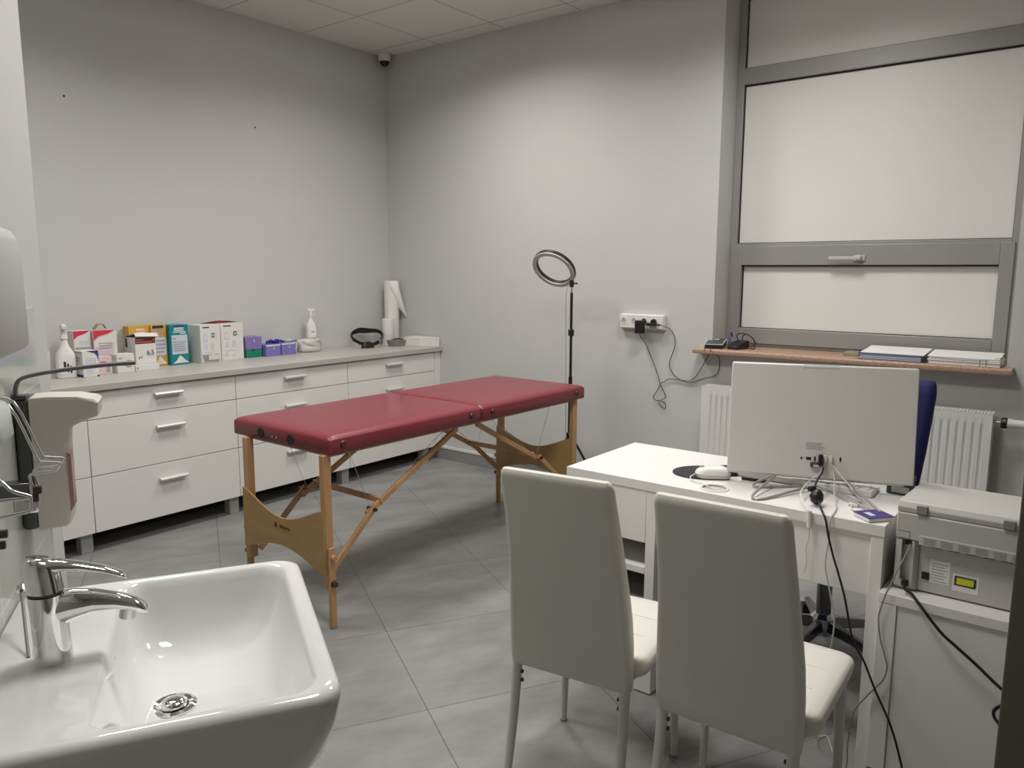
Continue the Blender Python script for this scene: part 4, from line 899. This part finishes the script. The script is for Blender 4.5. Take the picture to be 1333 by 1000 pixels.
# ------------------------------------------------------------------ washbasin
t = thing('washbasin', 'white porcelain washbasin on the tiled wall in the foreground', 'washbasin', w(3.49, .68, .62))
t0 = TW+.007
def ring2(z, s0, s1, a, b, r): return [(p[0], p[1], z) for p in rr(s0, s1, a, b, r, n=8)]
R2 = [ring2(*q) for q in ((.60, 3.34, 3.67, t0, .78, .10), (.63, 3.30, 3.71, t0, .845, .12), (.68, 3.262, 3.745, t0, .892, .11), (.73, 3.238, 3.766, t0, .918, .09), (.79, 3.224, 3.779, t0, .931, .065), (.835, 3.219, 3.784, t0, .935, .05), (.846, 3.220, 3.783, t0, .934, .048), (.853, 3.225, 3.778, t0, .930, .045), (.856, 3.234, 3.769, t0+.004, .921, .040),
       (.8555, 3.246, 3.758, .604, .906, .040), (.851, 3.252, 3.752, .610, .901, .042), (.838, 3.257, 3.747, .615, .897, .045), (.80, 3.267, 3.735, .624, .886, .050), (.765, 3.281, 3.718, .636, .868, .055), (.745, 3.300, 3.695, .650, .845, .055), (.735, 3.335, 3.665, .670, .810, .050), (.7305, 3.40, 3.60, .685, .770, .035), (.7295, 3.47, 3.54, .70, .74, .015))]
obj('basin', G(W).loft(R2), 'porc', t, sm=70)
dr_ = obj('drain_flange', G(W).lathe([(.036, 0), (.036, .003), (.030, .0055), (.024, .003), (.023, .001)], (3.500, .700, .7300), 28), 'chrome', t)
obj('drain_plug', G(W).lathe([(.0215, .003), (.021, .007), (.016, .011), (.008, .0125), (.001, .013)], (3.500, .700, .7300), 28), 'chrome', dr_, sm=60)
obj('overflow_ring', G(W).tube([(3.485, .614, .812), (3.485, .6165, .8115)], .013, 20), 'mid', t)
# faucet
fs, ft = 3.523, .541; z0 = .8555
t = thing('faucet', 'chrome single-lever mixer tap on the washbasin ledge', 'faucet', w(fs, ft, z0))
def ell(t_, z, rs, rt, tilt=0, n=24): return [(fs+rs*math.sin(2*PI*i/n), t_+rt*math.cos(2*PI*i/n), z+tilt*rt*math.cos(2*PI*i/n)) for i in range(n)]
obj('tap_body', G(W).loft([ell(ft, z0, .026, .027), ell(ft, z0+.004, .026, .027), ell(ft, z0+.03, .0245, .0255), ell(ft-.001, z0+.07, .0235, .025), ell(ft-.003, z0+.105, .0235, .0245)]), 'chrome', t, sm=60)
g = G(W)
rg = []
for t_, z, hs, ht in ((ft-.004, z0+.075, .021, .030), (ft+.030, z0+.082, .020, .025), (ft+.060, z0+.084, .019, .018), (ft+.090, z0+.079, .018, .013), (ft+.115, z0+.070, .017, .010), (ft+.128, z0+.062, .014, .008), (ft+.133, z0+.058, .008, .005)):
    rg.append([(fs+hs*math.sin(2*PI*i/20), t_+.15*ht*math.cos(2*PI*i/20), z+ht*math.cos(2*PI*i/20)) for i in range(20)])
obj('spout', g.loft(rg), 'chrome', t, sm=70)
obj('aerator', G(W).tube([(fs, ft+.106, z0+.066), (fs, ft+.103, z0+.050)], .012, 16), 'steel', t)
obj('lever_collar', G(W).loft([ell(ft-.003, z0+.106, .022, .023), ell(ft-.003, z0+.110, .022, .023)]), 'dgrey', t)
g = G(W); g.loft([ell(ft-.003, z0+.1105, .0235, .0245), ell(ft-.005, z0+.130, .0235, .0245, -.1), ell(ft-.006, z0+.152, .0225, .0235, -.25), ell(ft-.006, z0+.160, .016, .018, -.28)])
rg = []
for t_, z, hs, ht in ((ft-.012, z0+.148, .018, .010), (ft+.015, z0+.147, .017, .009), (ft+.045, z0+.142, .014, .0065), (ft+.075, z0+.133, .013, .005), (ft+.100, z0+.121, .012, .004), (ft+.108, z0+.116, .007, .003)):
    rg.append([(fs+hs*math.sin(2*PI*i/16), t_, z+ht*math.cos(2*PI*i/16)) for i in range(16)])
g.loft(rg); obj('lever_handle', g, 'chrome', t, sm=60)
t = thing('pull_rod', 'thin metal pop-up rod behind the chrome tap', 'rod', w(3.44, .50, z0))
obj('rod', G(W).tube([(3.505, .505, z0+.001), (3.40, .482, z0+.070)], .0025, 8), 'mid', t)
g = G(W); g.tube([(3.402, .4822, z0+.069), (3.395, .481, z0+.075)], .007, 10); obj('rod_knob', g, 'steel', t)

# ------------------------------------------------------------------ soap dispenser with elbow lever
s1 = 3.17; s0 = 3.085
t = thing('soap_dispenser', 'taupe-white wall soap dispenser with grey back and long elbow lever', 'soap dispenser', w(3.13, .47, .95))
obj('back_plate', G(W).box(s0, s1+.001, t0, .472, .955, 1.203), 'dgrey', t, bev=.006)
def prof2(i): return [(.4725, 1.203-i), (.50, 1.2045-i), (.55, 1.2025-i), (.578, 1.196-i), (.586-i, 1.190), (.583-i, 1.164+i), (.560, 1.157+i), (.540, 1.147+i), (.530, 1.134+i), (.528-i, 1.11), (.527-i, 1.0), (.524-i, .960), (.516, .955+i), (.4725, .952+i)]
obj('cover', G(W).loft([[(s, a, b) for a, b in prof2(i)] for s, i in ((s0+.002, .004), (s0+.006, 0), (s1-.004, 0), (s1, .004))]), 'taupe', t, sm=40)
obj('level_window', G(W).loft([[(s, a, b) for a, b in ((.5262, 1.10), (.5335, 1.094), (.5335, .994), (.526, .982))] for s in (s1-.035, s1-.003)]), 'redwin', t, bev=.001)
g = G(W)
a_ = [(s1-.012, .452, 1.200), (s1-.010, .453, 1.222), (s1-.009, .462, 1.240), (s1-.008, .49, 1.2485), (s1-.006, .54, 1.2555), (s1-.004, .60, 1.261), (s1-.002, .655, 1.2635)]
pts = cr([Vector(p) for p in a_], 5); rg = []
for i, p in enumerate(pts):
    d = (pts[min(i+1, len(pts)-1)]-pts[max(i-1, 0)]).normalized(); n_ = Vector((0, -d.z, d.y))*.0034; sw = Vector((.008, 0, 0))
    rg.append([p-n_-sw, p-n_+sw, p+n_+sw, p+n_-sw])
obj('elbow_lever', G(W).loft(rg), 'lever', t, bev=.0015, sm=60)
obj('lever_pivot', G(W).box(s1-.03, s1, .448, .470, 1.2035, 1.210), 'dgrey', t)
# wire bottle holder nearer the camera
q = 3.40
t = thing('bottle_holder', 'stainless wire bottle holder with bracket bolted to the tiled wall', 'bottle holder', w(q, .46, 1.04))
def P3(l, s=q): return [(s, a, b) for a, b in l]
obj('wall_bracket', G(W).box(q-.06, q+.0, t0, .4480, 1.01, 1.25), 'steel', t, bev=.001)
obj('channel', G(W).box(q-.035, q-.005, .4482, .505, 1.075, 1.100), 'darkchrome', t, bev=.002)
obj('clip', G(W).box(q-.03, q-.004, .480, .516, 1.050, 1.0745), 'steel', t, bev=.004)
for k, o_ in enumerate((0, -.035)):
    obj('wire_arm', G(W).tube([(q+o_, .4485, 1.232), (q+o_, .488, 1.229), (q+o_, .520, 1.142), (q+o_, .527, 1.135), (q+o_, .549, 1.131), (q+o_, .551, 1.128), (q+o_, .546, 1.120), (q+o_, .540, 1.118), (q+o_, .513, 1.116), (q+o_, .508, 1.110), (q+o_, .512, 1.090)], .0022, 8, 4), 'steel', t)
obj('wire_arm', G(W).tube([(q+.05, .4485, 1.130), (q+.05, .476, 1.122), (q+.05, .492, 1.104), (q+.05, .513, 1.094), (q+.05, .516, 1.090), (q+.05, .515, 1.075), (q+.05, .508, 1.068), (q+.05, .4485, 1.061)], .0028, 8, 4), 'steel', t)
obj('wire_arm', G(W).tube([(q+.05, .4485, 1.090), (q+.05, .515, 1.090)], .0028, 8), 'steel', t)
for a, b in ((.512, 1.085), (.507, 1.072), (.460, 1.018), (.456, 1.000)): obj('bolt', G(W).box(q+.001, q+.010, a, a+.012, b, b+.012), 'brass', t, bev=.001)
t = thing('soap_bottle', 'milky translucent bottle at the left edge below the towel dispenser', 'bottle', w(3.56, .475, 1.17))
obj('bottle_body', G(W).rl([(1.195, 3.50, 3.60, .448, .505, .02), (1.205, 3.495, 3.605, .447, .5155, .022), (1.245, 3.495, 3.605, .447, .513, .022), (1.255, 3.51, 3.59, .45, .505, .02)]), 'bottle', t, sm=60)
obj('cap', G(W).lathe([(.012, 0), (.012, .03)], (3.55, .478, 1.166)), 'bottle', t)
t = thing('towel_dispenser', 'rounded white paper towel dispenser on the left wall above the taps', 'towel dispenser', w(3.56, .5, 1.33))
obj('housing', G(W).rl([(1.325, 3.45, 3.69, t0, .530, .02), (1.33, 3.44, 3.70, t0, .534, .02), (1.45, 3.44, 3.70, t0, .534, .022), (1.480, 3.44, 3.70, t0, .532, .024), (1.495, 3.445, 3.695, t0, .525, .024), (1.503, 3.455, 3.685, t0, .505, .02), (1.505, 3.48, 3.66, t0, .48, .01)], 6), 'disp', t, sm=60)

# ------------------------------------------------------------------ camera, world, view
cam = bpy.data.cameras.new('camera'); co = bpy.data.objects.new('camera', cam); C.objects.link(co)
cam.sensor_width = 36; cam.lens = 36*1000.87/1333; cam.sensor_fit = 'HORIZONTAL'; cam.clip_start = .02
ya, pi_, ro = map(math.radians, (37.8388, -8.404, .1817))
F = Vector((math.cos(ya)*math.cos(pi_), math.sin(ya)*math.cos(pi_), math.sin(pi_)))
R = F.cross(Vector((0, 0, 1))).normalized(); U = R.cross(F)
R, U = R*math.cos(ro)+U*math.sin(ro), U*math.cos(ro)-R*math.sin(ro)
co.matrix_world = Matrix(((R.x, U.x, -F.x, -4.2551), (R.y, U.y, -F.y, -4.5389), (R.z, U.z, -F.z, 1.4407), (0, 0, 0, 1)))
bpy.context.scene.camera = co
wd = bpy.data.worlds.new('world'); bpy.context.scene.world = wd; wd.use_nodes = True
bg = wd.node_tree.nodes['Background']; bg.inputs[0].default_value = (.02, .025, .04, 1); bg.inputs[1].default_value = .3
vs = bpy.context.scene.view_settings
vs.view_transform = 'Standard'; vs.look = 'None'; vs.exposure = 0.0; vs.gamma = 1; vs.use_curve_mapping = False
